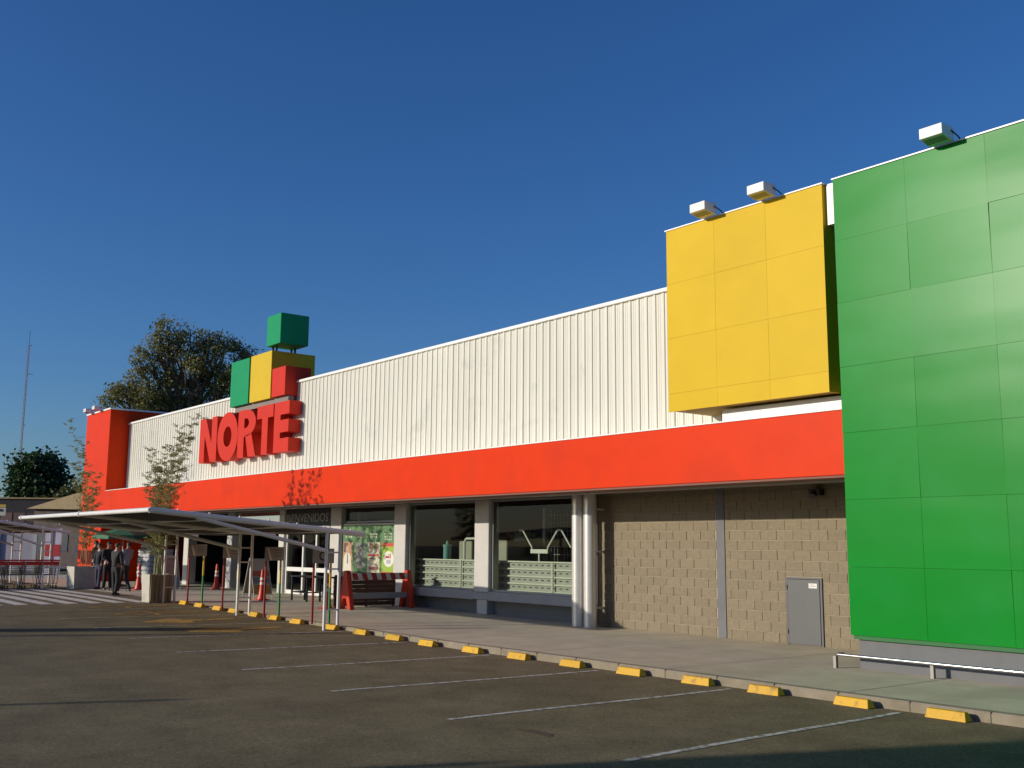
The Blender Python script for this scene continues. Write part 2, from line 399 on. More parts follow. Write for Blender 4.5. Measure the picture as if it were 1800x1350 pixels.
# green box
gbox = empty_part('green_box', store); tag(gbox, 'tall green panel box on a grey plinth at the end of the front')
MB().box(-9.95, 6, GY+.03, 30, .45, 7.9).build('core', mat('green_core', (.004, .12, .02), .6), gbox)
gx = [-9.985, -8.675, -7.365, -6.055, -4.745, -3.435, -2.125, -.815, .495, 1.805, 3.115, 4.425, 5.735]
gz = [.512, 1.567, 2.62, 3.69, 4.763, 5.83, 6.885, 7.945]
for a, b in zip(gx[:-1], gx[1:]):
    for c, d in zip(gz[:-1], gz[1:]):
        tl_, tt_ = random.gauss(0, .0022), random.gauss(0, .0022); t = [-tl_-tt_, tl_-tt_, tl_+tt_, tt_-tl_]; t = [max(-.014, min(.014, q)) for q in t] if max(map(abs, t)) < .014 else [q*.014/max(map(abs, t)) for q in t]
        mb = MB(); f = .0018
        p = [(a+f, c+f), (b-f, c+f), (b-f, d-f), (a+f, d-f)]
        mb.v += [(u, GY+t[i], w) for i, (u, w) in enumerate(p)] + [(u, GY+.029, w) for u, w in p]
        mb.f += [(0, 1, 2, 3), (7, 6, 5, 4), (0, 4, 5, 1), (1, 5, 6, 2), (2, 6, 7, 3), (3, 7, 4, 0)]
        mb.build('panel', M_green, gbox)
MB().box(-10.0, 6, GY-.02, 15.5, 7.95, 7.972).build('coping', M_flash, gbox)
MB().box(-9.9, 6, GY+.1, 16, -.3, .50).build('plinth', M_greywall, gbox)
# block wall
bwall = empty_part('block_wall', store); tag(bwall, 'bare tan concrete block wall beside the green box')
BY = 17.36
MB().box(-18.6, -9.9, BY+.012, BY+.2, -.1, 3.4).build('mortar_bed', M_mortar, bwall)
def block_mesh(L):
    mb = MB(); h = .19; c = .006
    f = [(0, 0), (L, 0), (L, h), (0, h)]; fi = [(c, c), (L-c, c), (L-c, h-c), (c, h-c)]
    mb.v += [(u, 0, w) for u, w in fi] + [(u, c, w) for u, w in f] + [(u, .05, w) for u, w in f]
    mb.f.append((0, 1, 2, 3))
    for i in range(4):
        j = (i+1) % 4; mb.f.append((i+4, j+4, j, i)); mb.f.append((i+8, j+8, j+4, i+4))
    return mb.mesh('block', M_block)
bmesh_cache = {}
DOOR = (-13.22, -12.36, -.01, 1.30); COLM = (-14.96, -14.74)
upper = MB(); nblk = 0
for row in range(16):
    z = .005+row*.2; start = -18.6+(row % 2)*.2
    x = start-.4
    while x < -10.0:
        segs = [(max(x, -18.6), min(x+.389, -9.95))]
        out = []
        for a, b in segs:
            cuts = [COLM] + ([DOOR[:2]] if z < 1.28 else [])
            pieces = [(a, b)]
            for c0, c1 in cuts:
                nw = []
                for p0, p1 in pieces:
                    if p1 <= c0 or p0 >= c1: nw.append((p0, p1)); continue
                    if p0 < c0-.03: nw.append((p0, c0-.006))
                    if p1 > c1+.03: nw.append((c1+.006, p1))
                pieces = nw
            out += pieces
        for a, b in out:
            L = round(b-a, 3)
            if L < .05: continue
            if row < 13:
                if L not in bmesh_cache: bmesh_cache[L] = block_mesh(L)
                o = inst('block', bmesh_cache[L], bwall, (a+random.uniform(-.002, .002), BY+random.uniform(-.003, .003), z+random.uniform(-.0015, .0015))); nblk += 1
            else: upper.box(a, b, BY, BY+.05, z, z+.19)
        x += .4
tag(upper.build('upper_blocks', M_block, bwall), kind='stuff')
inst('block', block_mesh(.42), bwall, (-13.225, BY, 1.21+.095)).scale = (1, 1, .47); inst('block', block_mesh(.43), bwall, (-12.795, BY, 1.21+.095)).scale = (1, 1, .47)
MB().box(COLM[0], COLM[1], BY-.012, BY+.02, -.05, 3.3).build('column', M_greywall, bwall)
hatch = MB().box(-13.16, -12.42, BY-.03, BY+.004, .015, 1.25).build('service_door', M_greydoor, bwall, bevel=.004)
fr = MB(); fr.box(-13.21, -13.168, BY-.02, BY+.01, -.01, 1.29); fr.box(-12.412, -12.37, BY-.02, BY+.01, -.01, 1.29); fr.box(-13.167, -12.413, BY-.02, BY+.01, 1.258, 1.29)
fr.build('door_frame', M_greydoor, bwall)
MB().box(-12.66, -12.47, BY-.034, BY-.0305, 1.09, 1.18).build('notice', M_stripe_white, hatch)
for k, w in ((0, .12), (1, .15)): MB().box(-12.64, -12.64+w, BY-.0365, BY-.0345, 1.15-.03*k, 1.158-.03*k).build('notice_print', mat('print_grey', (.2, .2, .25), .7), hatch)
for z in (.2, 1.05): MB().tube((-13.165, BY-.036, z), (-13.165, BY-.036, z+.09), .01).build('hinge', M_black, hatch)
wlm = MB().box(-12.5, -12.25, BY-.16, BY-.001, 2.86, 2.98); wlm.tube((-12.375, BY-.2, 2.84), (-12.375, BY-.12, 2.93), .07, .05, 12)
tag(wlm.build('wall_lamp', M_black), 'small dark lamp on the block wall under the red fascia', 'lamp')
# soffit
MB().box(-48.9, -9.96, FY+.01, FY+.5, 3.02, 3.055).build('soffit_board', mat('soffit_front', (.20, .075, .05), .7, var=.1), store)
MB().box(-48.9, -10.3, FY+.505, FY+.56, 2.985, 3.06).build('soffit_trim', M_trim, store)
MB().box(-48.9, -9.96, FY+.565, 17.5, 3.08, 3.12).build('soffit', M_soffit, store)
# roof, rear and side walls
MB().box(-52, 6, WY+.2, 46, 6.6, 6.8).build('roof', mat('roof_sheet', (.45, .45, .43), .5), store)
MB().box(-51.9, 5.9, 45.7, 46, -.3, 6.6).build('rear_wall', M_greywall, store)
MB().box(-52, -51.8, 18.01, 45.7, -.3, 6.6).build('side_wall', M_greywall, store)
MB().box(-48.6, -9.96, WY+.11, WY+.25, 3.13, 6.59).build('inner_wall', M_dark2, store)
# window wall
shop = empty_part('shop_front', store)
def pier(x0, x1, y0, z0=-.1, z1=3.075, m=None): return MB().box(x0, x1, y0, 17.6, z0, z1).build('pier', m or M_pier, shop, bevel=.012)
PY = 17.22
pier(-23.42, -22.78, PY+.02, .62); pier(-23.36, -22.90, PY+.08, -.1, .43)
pier(-27.5, -26.86, PY); pier(-31.45, -30.75, PY); pier(-35.25, -34.85, PY); pier(-39.75, -39.3, PY); pier(-44.2, -43.7, PY)
def sill(x0, x1): return MB().box(x0, x1, PY+.0, PY+.35, .41, .645).build('sill_beam', M_greywall if 0 else mat('sill_grey', (.34, .33, .32), .7, var=.08), shop, bevel=.01)
sill(-26.85, -23.43); sill(-22.77, -19.3); MB().box(-23.43, -22.77, PY+.0, PY+.35, .433, .615).build('sill_beam', mat('sill_grey', ()), shop)
MB().box(-30.74, -27.51, PY+.1, PY+.35, .8, .98).build('sill_beam', M_dark2, shop)
MB().box(-26.85, -19.2, PY+.3, PY+.5, -.1, .405).build('low_wall', mat('low_wall', (.16, .16, .15), .85, var=.12, vscale=3), shop)
MB().box(-30.74, -27.51, PY+.3, PY+.5, -.1, .79).build('low_wall', mat('low_wall', ()), shop)
MB().box(-19.2, -18.61, PY+.25, PY+.5, -.1, 3.075).build('end_wall', M_dark2, shop)
def window(x0, x1, z0, z1, y=17.38, frame=True, material=None):
    f = material or mat('alu_frame', (.33, .34, .33), .4, metal=.4)
    w = empty_part('window', shop)
    if frame:
        mb = MB(); t = .05
        mb.box(x0, x0+t, y-.03, y+.03, z0, z1); mb.box(x1-t, x1, y-.03, y+.03, z0, z1); mb.box(x0+t, x1-t, y-.03, y+.03, z0, z0+t); mb.box(x0+t, x1-t, y-.03, y+.03, z1-t, z1)
        mb.build('frame', f, w)
    MB().quad((x0+.04, y, z0+.04), (x1-.04, y, z0+.04), (x1-.04, y, z1-.04), (x0+.04, y, z1-.04)).build('pane', M_glass, w)
    return w
window(-26.85, -23.43, .65, 3.07); window(-22.77, -19.22, .65, 3.07)
# poster bay: dark transom glass above, poster in front of a dark pane
window(-30.74, -27.51, 2.55, 3.07); MB().box(-30.74, -27.51, 17.46, 17.5, .8, 2.54).build('blind_panel', M_dark2, shop)
# entrance door bay
bayw = mat('door_white', (.72, .71, .66), .45, var=.04)
db = empty_part('entrance_door', shop); tag(db, 'white framed glass entrance doors')
zb = .14
mb = MB()
for x in (-34.8, -33.55, -32.6, -31.6): mb.box(x-.045, x+.045, 17.32, 17.42, zb, 2.32)
mb.build('door_frame', bayw, db, bevel=.006)
for a, b in ((-34.75, -33.6), (-33.5, -32.65), (-32.55, -31.65)):
    MB().box(a, b, 17.33, 17.41, zb+.0, zb+.13).build('bottom_rail', bayw, db); MB().box(a, b, 17.33, 17.41, zb+.78, zb+.92).build('middle_rail', bayw, db)
    MB().box(a, b, 17.33, 17.41, 2.22, 2.32).build('top_rail', bayw, db)
    MB().quad((a, 17.37, zb+.13), (b, 17.37, zb+.13), (b, 17.37, 2.22), (a, 17.37, 2.22)).build('pane', M_glass, db)
MB().box(-34.84, -31.46, 17.30, 17.36, 2.50, 3.07).build('transom_board', M_black, shop)
MB().box(-33.4, -31.5, 17.22, 17.36, 2.33, 2.48).build('air_curtain', mat('air_curtain', (.42, .42, .45), .5), shop)
fc = bpy.data.curves.new('welcome', 'FONT'); fc.body = 'BIENVENIDOS'; fc.size = .40; fc.extrude = .008; fc.resolution_u = 3
fo = bpy.data.objects.new('welcome', fc); COL.objects.link(fo); bpy.context.view_layer.update()
dg = bpy.context.evaluated_depsgraph_get(); wme = bpy.data.meshes.new_from_object(fo.evaluated_get(dg)); bpy.data.objects.remove(fo)
ws = [v.co.x for v in wme.vertices]; sx = 3.05/(max(ws)-min(ws))
for v in wme.vertices: v.co = Vector(((v.co.x-min(ws))*sx, v.co.y, v.co.z))
wme.materials.clear(); wme.materials.append(mat('welcome_letters', (.30, .31, .28), .5))
wo = bpy.data.objects.new('welcome_lettering', wme); COL.objects.link(wo); wo.parent = shop
wo.location = Vector((-34.78, 17.29, 2.62))-ORI[shop.name]; wo.rotation_euler = (R(90), 0, 0)
tag(wo, 'pale welcome lettering on the dark board over the doors')
# left bays: open and dark, glazed above
window(-39.29, -35.26, 2.45, 3.07); window(-43.69, -39.76, 2.45, 3.07); window(-48.8, -44.21, .2, 3.07)
lg = MB().lathe([(.16, 0), (.16, .02)], n=20)
# the store inside
room = empty_part('interior', shop)
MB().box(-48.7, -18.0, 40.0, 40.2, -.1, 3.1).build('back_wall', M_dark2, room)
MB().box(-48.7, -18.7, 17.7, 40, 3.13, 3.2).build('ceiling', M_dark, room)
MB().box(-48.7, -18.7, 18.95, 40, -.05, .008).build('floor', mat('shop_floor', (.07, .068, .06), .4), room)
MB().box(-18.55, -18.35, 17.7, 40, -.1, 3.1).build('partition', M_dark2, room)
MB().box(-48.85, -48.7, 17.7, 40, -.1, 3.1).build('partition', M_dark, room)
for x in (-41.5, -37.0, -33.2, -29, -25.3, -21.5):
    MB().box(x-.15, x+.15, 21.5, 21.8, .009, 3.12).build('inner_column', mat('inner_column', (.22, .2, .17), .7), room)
# twin downpipes
dp = []
for x in (-18.83, -18.42):
    mb = MB().tube((x, 16.92, .0), (x, 16.92, 3.07), .155, n=24)
    d = mb.build('downpipe', M_pipe, smooth=True, origin=(x, 16.92, 0))
    for z in (.42, 1.72, 2.7): MB().box(x-.05, x+.05, 17.07, 17.36, z, z+.04).build('clamp', M_pipe, d)
    dp.append(d)
    tag(d, None, 'pipe', 'pair of downpipes beside the block wall')
tag(dp[0], 'thick white downpipe of the pair, next to the shop window'); tag(dp[1], 'thick white downpipe of the pair, next to the tan block wall')

# things seen through the windows: shelf backs, machines, white pipe stand
def shelf_back(x0, x1, label):
    t = thing('shelf_back', ((x0+x1)/2, 17.75, 0), label, 'shelf', 'pale shelf backs behind the shop windows')
    MB().box(x0, x1, 17.79, 17.81, .66, 1.44).build('back_panel', M_latback, t)
    for k in range(5): MB().box(x0, x1, 17.73, 17.785, .665+.19*k-(.0 if k else 0), .70+.19*k).build('rail', M_lat, t)
    n = int((x1-x0)/.24)
    for r in range(4):
        for i in range(n):
            cx = x0+.14+i*.24; z = .785+.19*r
            MB().box(cx-.05, cx+.05, 17.783, 17.789, z-.014, z+.014).build('slot', mat('slot_dark', (.05, .055, .05), .7), t)
    for x in (x0+.02, (x0+x1)/2+.5, x1-.02): MB().box(x-.02, x+.02, 17.70, 17.729, .66, 1.44).build('upright', M_lat, t)
shelf_back(-27.1, -23.3, 'pale slotted shelf back behind the window between poster and pillar')
shelf_back(-23.0, -19.4, 'pale slotted shelf back behind the window beside the downpipes')
def machine(x, y, w, d, h, label):
    t = thing('machine', (x, y, .02), label, 'machine')
    MB().box(x-w/2, x+w/2, y-d/2, y+d/2, .02, h*.62).build('cabinet', M_beige, t, bevel=.02)
    MB().box(x-w*.35, x+w*.5, y-d*.3, y+d/2, h*.62, h).build('head', M_beige, t, bevel=.02)
    MB().box(x-w*.45, x+w*.1, y-d*.45, y-d*.05, h*.64, h*.70).build('tray', M_chrome, t)
    MB().box(x-w*.3, x-w*.12, y-d*.52, y-d*.501, h*.3, h*.5).build('control_panel', M_stripe_white, t)
machine(-25.3, 18.5, .75, .8, 1.98, 'beige machine with white panel behind the window by the pillar')
machine(-23.85, 18.6, .95, .9, 2.0, 'grey beige slicing machine behind the window right of the pillar')
machine(-24.0, 19.4, .6, .5, 2.12, 'narrow grey machine deeper inside, behind the slicing machine')
hp = thing('pipe_handle', (-24.95, 18.0, 1.45), 'bent white pipe handle beside the beige machine', 'pipe')
MB().path([(-24.92, 18.0, .02), (-24.92, 18.0, 1.95), (-24.84, 18.0, 2.05), (-24.4, 18.0, 2.05)], .035, 8).build('tube', M_white, hp)
tc = thing('canister', (-25.85, 18.05, 1.44), 'tall teal canister standing on the shelf behind the window', 'canister')
MB().lathe([(.11, 0), (.12, .02), (.12, .36), (.14, .40), (.14, .43), (.05, .45), (.02, .55)], (-25.85, 18.05, 1.44), 16).build('body', M_teal, tc, smooth=True)
MB().box(-26.1, -25.72, 17.9, 18.25, .02, 1.43).build('stand', M_dark2, tc)
ys = thing('trolley_stand', (-21.54, 17.98, 0), 'white Y shaped tubular stand behind the window beside the downpipes', 'stand')
MB().path([(-22.37, 17.98, 2.27), (-22.23, 17.98, 2.27), (-21.84, 17.98, 1.82), (-21.84, 17.98, 1.70)], .026, 8).build('arm', M_white, ys)
MB().path([(-21.19, 17.98, 1.70), (-21.19, 17.98, 1.82), (-20.80, 17.98, 2.27), (-20.66, 17.98, 2.27), (-20.28, 17.98, 1.82)], .026, 8).build('arm', M_white, ys)
MB().box(-21.87, -21.16, 17.94, 18.02, 1.66, 1.77).build('yoke', M_white, ys, bevel=.01)
MB().tube((-21.54, 17.98, .02), (-21.54, 17.98, 1.66), .03).build('post', M_white, ys)
mg = thing('wire_grid', (-22.3, 19.6, 0), 'dark wire grid partition inside behind the white Y stand', 'grid')
mb = MB()
for k in range(13): mb.tube((-23.1+k*.14, 19.6, .02), (-23.1+k*.14, 19.6, 2.9), .008, n=4)
for k in range(12): mb.tube((-23.15, 19.6, .3+k*.22), (-21.4, 19.6, .3+k*.22), .008, n=4)
mb.build('wires', M_pier, mg)
MB().box(-23.28, -23.16, 19.55, 19.65, .02, 2.95).build('post', M_pier, mg)

# stocked shelves deeper in the store
rs = random.Random(9)
goods = [mat('goods%d' % i, c, .5) for i, c in enumerate(((.35, .06, .04), (.45, .40, .30), (.08, .16, .28), (.10, .24, .08), (.5, .5, .48), (.45, .30, .05)))]
for x, y, lab in ((-29.6, 22.6, 'tall stocked shelf inside, straight behind the window next to the poster'), (-26.6, 21.0, 'tall stocked shelf inside behind the window next to the pillar'), (-24.3, 23.0, 'tall stocked shelf deep inside behind the window by the downpipes')):
    t = thing('store_shelf', (x, y, .01), lab, 'shelf')
    MB().box(x-1.4, x+1.4, y+.25, y+.3, .01, 2.3).build('back_board', M_dark2, t)
    for k in range(5):
        MB().box(x-1.4, x+1.4, y-.2, y+.249, .15+k*.45, .18+k*.45).build('shelf_board', M_pier, t)
        u = x-1.36
        while u < x+1.25:
            w = rs.uniform(.1, .3); MB().box(u, u+w*.93, y-.15, y+.1, .181+k*.45, .181+k*.45+rs.uniform(.15, .36)).build('pack', rs.choice(goods), t); u += w
# green poster with four columns
po = thing('poster', (-29.1, 17.30, 1.04), 'green poster with pictures and a lime panel on the shop front', 'poster')
px0, px1, pz0, pz1 = -30.72, -27.52, 1.0, 2.52; W = px1-px0
def pq(u0, u1, w0, w1, m, d, name):
    return MB().box(px0+u0*W, px0+u1*W, 17.30-d, 17.30-d+.0012, pz0+w0*(pz1-pz0), pz0+w1*(pz1-pz0)).build(name, m, po)
MB().box(px0, px1, 17.30, 17.34, pz0, pz1).build('board', mat('poster_green', (.095, .20, .075), .5, var=.15, vscale=2.5, col2=None), po)
pq(0, 1, .965, 1, mat('poster_cream', (.62, .62, .50), .5), .002, 'border')
pink = mat('poster_skin', (.48, .28, .19), .6); cream = mat('poster_cream', ()); lime = mat('poster_lime', (.28, .42, .04), .5)
pq(.01, .20, 0, .62, mat('poster_tan', (.40, .22, .12), .6), .003, 'picture'); pq(.02, .10, .40, .60, mat('poster_dark', (.10, .07, .05), .6), .0045, 'picture_detail')
c0 = px0+.10*W
mb = MB(); mb.prism([(c0-.26, pz0), (c0+.26, pz0), (c0+.22, pz0+.48), (c0+.08, pz0+.60), (c0-.10, pz0+.60), (c0-.24, pz0+.45)], fxz, 17.294, 17.2955); mb.build('picture_figure', mat('poster_shirt', (.60, .58, .47), .6), po)
mb = MB(); mb.prism([(c0+.11*math.cos(t), pz0+.70+.13*math.sin(t)) for t in [i*math.pi/8 for i in range(16)]], fxz, 17.2925, 17.294); mb.build('picture_figure', pink, po)
mb = MB(); mb.prism([(c0-.02, pz0+.25), (c0+.04, pz0+.25), (c0+.02, pz0+.56), (c0-.01, pz0+.56)], fxz, 17.2925, 17.2935); mb.build('picture_figure', M_black, po)
pq(.26, .44, .08, .60, mat('poster_blue', (.10, .19, .22), .6, col2=(.28, .20, .10), vscale=9), .003, 'picture')
pq(.49, .72, 0, .62, mat('poster_food', (.55, .50, .34), .6, var=.1, vscale=8), .003, 'picture')
for u0, u1, w0, w1, c in ((.52, .70, .06, .12, (.25, .08, .05)), (.50, .71, .33, .37, (.52, .09, .05)), (.53, .70, .48, .58, (.22, .16, .08)), (.51, .60, .27, .30, (.2, .1, .05))):
    pq(u0, u1, w0, w1, mat('pf%.2f' % w0, c, .6), .0045, 'picture_detail')
pq(.76, .99, .01, .58, lime, .003, 'lime_panel'); pq(.76, .99, .53, .60, mat('poster_red', (.50, .06, .03), .5), .0045, 'red_header'); pq(.76, .99, 0, .025, mat('poster_red', ()), .0045, 'red_footer')
c1 = px0+.885*W; zc = pz0+.28*(pz1-pz0)
mb = MB(); mb.prism([(c1+.30*math.cos(t), zc+.24*math.sin(t)) for t in [i*math.pi/12 for i in range(24)]], fxz, 17.2935, 17.295); mb.build('white_disc', M_stripe_white, po)
for du, dw, sx_, sz_, mm in ((-.06, .06, .10, .035, mat('poster_red', ())), (.09, .09, .03, .07, mat('poster_red', ())), (.0, .13, .03, .02, lime), (0, -.08, .12, .06, mat('poster_greyprint', (.4, .4, .38), .6))):
    MB().box(c1+du-sx_, c1+du+sx_, 17.2915, 17.293, zc+dw-sz_, zc+dw+sz_).build('disc_mark', mm, po)
for u, rows in ((.05, 2), (.30, 2), (.53, 2), (.80, 3)):
    for k in range(rows):
        wv = .78-k*.055
        for j in range(4): pq(u+j*.035+.003*k, u+j*.035+.027, wv-.018, wv+.018, mat('poster_letter', (.45, .52, .36), .6), .003, 'heading_mark')

# ------------------------------------------------------------------ big sign
sg = thing('store_sign', (-35.3, 15.85, 4.87), 'big red NORTE letters with green, yellow and red cubes above them', 'sign')
LZ0, LZ1 = 4.87, 6.55; LH = LZ1-LZ0
def lpoly(poly, x0, w, slant=0): return [(x0+u*w, LZ0+v*LH) for u, v in poly]
LY0, LY1 = 15.62, 16.055
def letter(polys, x0, x1):
    mb = MB()
    for p in polys: mb.prism(lpoly(p, x0, x1-x0), fxz, LY0, LY1)
    mb.build('letter', M_redsign, sg)
letter([[(0, 0), (.30, 0), (.30, .60), (.66, 0), (1, 0), (1, 1), (.70, 1), (.70, .42), (.34, 1), (0, 1)]], -39.06, -37.44)
mb = MB(); n_ = 40; xc, zc_, ra, rb = -36.47, LZ0+LH*.5, .90, LH*.53
b0 = len(mb.v)
for (fx_, fz_) in ((1, 1), (.40, .42)):
    for y in (LY0, LY1):
        for i in range(n_):
            t = 2*math.pi*i/n_; mb.v.append((xc+ra*fx_*math.cos(t), y, zc_+rb*fz_*math.sin(t)))
for i in range(n_):
    j = (i+1) % n_; oF, oB, iF, iB = 0, n_, 2*n_, 3*n_
    mb.f += [(oF+i, oF+j, iF+j, iF+i), (oB+j, oB+i, iB+i, iB+j), (oF+j, oF+i, oB+i, oB+j), (iF+i, iF+j, iB+j, iB+i)]
mb.build('letter', M_redsign, sg, smooth=True)
def arc(cx, cz, rx, rz, a0, a1, n): return [(cx+rx*math.cos(a0+(a1-a0)*i/n), cz+rz*math.sin(a0+(a1-a0)*i/n)) for i in range(n+1)]
bowl = arc(.40, .715, .57, .285, R(90), R(-90), 12); inner = arc(.40, .715, .20, .105, R(-90), R(90), 8)
letter([[(0, 0), (.34, 0), (.34, 1), (0, 1)], [(.34, 1)] + bowl + [(.34, .43), (.34, .61)] + inner + [(.34, .82)], [(.30, .43), (.42, .44), (.60, .0), (1.0, 0), (.74, .49), (.55, .46)]], -35.56, -34.06)
letter([[(0, .74), (0, 1), (1, 1), (1, .74), (.68, .74), (.68, 0), (.32, 0), (.32, .74)]], -34.01, -32.75)
letter([[(0, 0), (1, 0), (1, .27), (.42, .27), (.42, .385), (.97, .385), (.97, .635), (.42, .635), (.42, .74), (1, .74), (1, 1), (0, 1)]], -32.67, -31.57)
sgc = [('cube', (-36.35, -34.80), (15.60, 17.2), (6.76, 8.41), M_greensign), ('cube', (-34.68, -33.02), (15.60, 17.25), (6.76, 8.42), M_yellowsign),
       ('cube', (-32.93, -31.93), (15.60, 16.55), (6.77, 7.75), M_redsign), ('cube', (-33.48, -32.43), (15.60, 16.66), (8.60, 9.65), M_greensign)]
for nm, xx, yy, zz, mm in sgc: MB().box(*xx, *yy, *zz).build(nm, mm, sg, bevel=.008)
mb = MB()
for x, y in ((-33.38, 15.8), (-33.1, 15.8), (-33.38, 16.5), (-33.1, 16.5)): mb.box(x-.03, x+.03, y-.03, y+.03, 8.42 if x < -33.02 else 7.75, 8.60)
mb.build('support_post', M_black, sg)
MB().box(-36.2, -31.95, 15.75, 15.95, 6.56, 6.755).build('support_beam', M_soffit, sg)
for x in (-38.4, -36.5, -34.8, -33.4, -32.2): MB().box(x-.03, x+.03, LY1, WY+.005, 5.5, 5.6).build('bracket', M_soffit, sg)

# ------------------------------------------------------------------ floodlights on the parapets
def floodlight(x, yw, zt, label, flip=0):
    t = thing('floodlight', (x, yw, zt), label, 'floodlight', 'white box floodlights on arms over the parapet')
    w, h, d = .37, .165, .34
    yb = yw-.06; yf = yb-d; zb_ = zt+.01
    mb = MB(); poly = [(yf, zb_), (yf, zb_+h), (yb, zb_+h+.01), (yb, zb_-.04), (yb-.12, zb_-.045)]
    mb.prism(poly, lambda u, q, dd: (dd, u, q), x-w/2, x+w/2); mb.build('housing', M_fix, t, bevel=.006)
    MB().quad((x-w/2+.02, yf+.02, zb_-.0035), (x+w/2-.02, yf+.02, zb_-.0035), (x+w/2-.02, yb-.13, zb_-.045), (x-w/2+.02, yb-.13, zb_-.045)).build('lens', M_lens, t)
    mb = MB(); mb.path([(x+w/2+.01, yb-.08, zb_+.10), (x+w/2+.015, yb+.10, zb_+.05), (x+w/2+.015, yw+.16, zt-.02)], .012, 6); mb.path([(x-w/2-.01, yb-.08, zb_+.10), (x-w/2-.015, yb+.10, zb_+.05), (x-w/2-.015, yw+.16, zt-.02)], .012, 6)
    mb.build('bracket', M_black, t)
floodlight(-7.98, GY, 7.985, 'white box floodlight over the top edge of the green box')
floodlight(-12.80, YY, 8.065, 'white box floodlight over the yellow box, the one towards the white cladding')
floodlight(-11.44, YY, 8.065, 'white box floodlight over the yellow box, the one towards the green box')
floodlight(-51.2, FY, 7.92, 'white box floodlight at the outer corner of the red tower top')
floodlight(-49.9, FY, 7.92, 'white box floodlight on the red tower top, nearer the white cladding')

# guard rail in front of the plinth
rl = thing('guard_rail', (-4, 14.55, 0), 'low polished metal guard rail along the grey plinth', 'rail')
mb = MB().path([(-10.15, 14.74, .21), (-10.2, 14.62, .21), (-10.12, 14.55, .21), (5.5, 14.55, .21)], 0.024, 12); mb.build('tube', M_chrome, rl, smooth=True)
x = -10.18
while x < 5:
    MB().box(x-.025, x+.025, 14.53, 14.59, 0, .185).build('post', mat('rail_post', (.26, .25, .22), .5, metal=.5), rl); x += 1.64

# ------------------------------------------------------------------ wheel stops
STOPS = [-6.6, -7.86, -9.24, -10.47, -11.85, -13.21, -14.64, -16.01, -17.49, -18.74, -20.08, -21.41, -23.08, -24.3, -25.4, -26.75, -27.75, -29.05, -30.2]
mb = MB(); L = .52
mb.v += [(-L/2, -.085, 0), (L/2, -.085, 0), (L/2, .085, 0), (-L/2, .085, 0), (-L/2+.01, -.035, .105), (L/2-.035, -.035, .105), (L/2-.035, .035, .105), (-L/2+.01, .035, .105)]
mb.f += [(0, 3, 2, 1), (4, 5, 6, 7), (0, 1, 5, 4), (1, 2, 6, 5), (2, 3, 7, 6), (3, 0, 4, 7)]
sme = mb.mesh('wheel_stop', M_ypaint)
for i, x in enumerate(STOPS):
    o = bpy.data.objects.new('wheel_stop', sme); COL.objects.link(o); o.location = (x-.26, 11.98+random.uniform(-.012, .012), zl(x-.26)+.002); o.rotation_euler = (0, 0, random.gauss(0, .035))
    bv = o.modifiers.new('edge', 'BEVEL'); bv.width = .008; bv.segments = 2
    tag(o, 'yellow wedge wheel stop in the row along the kerb', 'wheel stop', 'yellow wheel stops along the kerb')

# ------------------------------------------------------------------ carport shelters
def shelter(label, xs, y_in, y_out, z_in, z_out, base_x_extra=0., far_x=None):
    xn = xs[0]; xf = far_x
    t = thing('carport', (xn, 11.9, zl(xn)), label, 'carport', 'white tube carports with dark shade roofs')
    def zr(y): return z_in+(z_out-z_in)*(y_in-y)/(y_in-y_out)
    for x in xs:
        rf = MB().tube((x, y_in, z_in), (x, y_out, z_out), .062, n=12).build('rafter', M_steelwhite, t, smooth=True)
        for yy in (11.69, 12.03):
            MB().tube((x, yy, zl(x)-.02), (x, yy, zr(yy)-.05), .036, n=10).build('post', M_steelwhite, t, smooth=True)
        for z in (.45, 1.35, 1.72): MB().tube((x, 11.73, zl(x)+z), (x, 11.99, zl(x)+z), .02, n=8).build('rung', M_steelwhite, t)
        MB().tube((x, 11.66, 1.72), (x, 8.62, zr(8.62)-.045), .045, n=10).build('brace', M_steelwhite, t, smooth=True)
    for yy, r in ((y_out, .05), (y_out+1.7, .032), (y_out+3.3, .032), (y_in-.7, .032)):
        z = zr(yy)
        MB().tube((xn+.06, yy, z), (xf, yy, z), r, n=10).build('purlin', M_steelwhite, t, smooth=True)
    for x in xs[1:]: MB().tube((x-.05, y_out, zr(y_out)), (x+.05, y_out, zr(y_out)), .066, n=12).build('coupling', M_steelwhite, t)
    # shade cloth, sagging a little between the rafters
    mb = MB(); nx, ny = 24, 10
    for i in range(nx+1):
        for j in range(ny+1):
            x = xn-.02+(xf-xn+.04)*i/nx; y = y_out+.03+(y_in-.25-y_out)*j/ny
            ph = min(abs(x-a) for a in xs)/2.6
            mb.v.append((x, y, zr(y)+.03-.05*math.sin(math.pi*min(1, ph)/1.0*.5)-.015*math.sin(j*math.pi*1.9)))
    for i in range(nx):
        for j in range(ny):
            a = i*(ny+1)+j; mb.f.append((a, a+ny+1, a+ny+2, a+1))
    o = mb.build('shade_cloth', M_fabric, t, smooth=True); so = o.modifiers.new('thick', 'SOLIDIFY'); so.thickness = .012
    for x in xs:
        mb = MB()
        for k in range(7): y = y_out+.6+k*.68; mb.tube((x, y, zr(y)+.05), (x, y, zr(y)+.09), .02, n=6)
        mb.build('clip', M_steelwhite, t)
    return t
shelter('white tube carport with dark shade roof over the stalls by the wheel stops', [-21.5, -26.15, -31.4], 12.66, 7.62, 2.09, 2.52, far_x=-31.6)
shelter('white tube carport with dark shade roof over the shopping carts', [-44.8, -49.4, -54.2], 12.7, 7.7, 2.24, 3.02, far_x=-54.5)

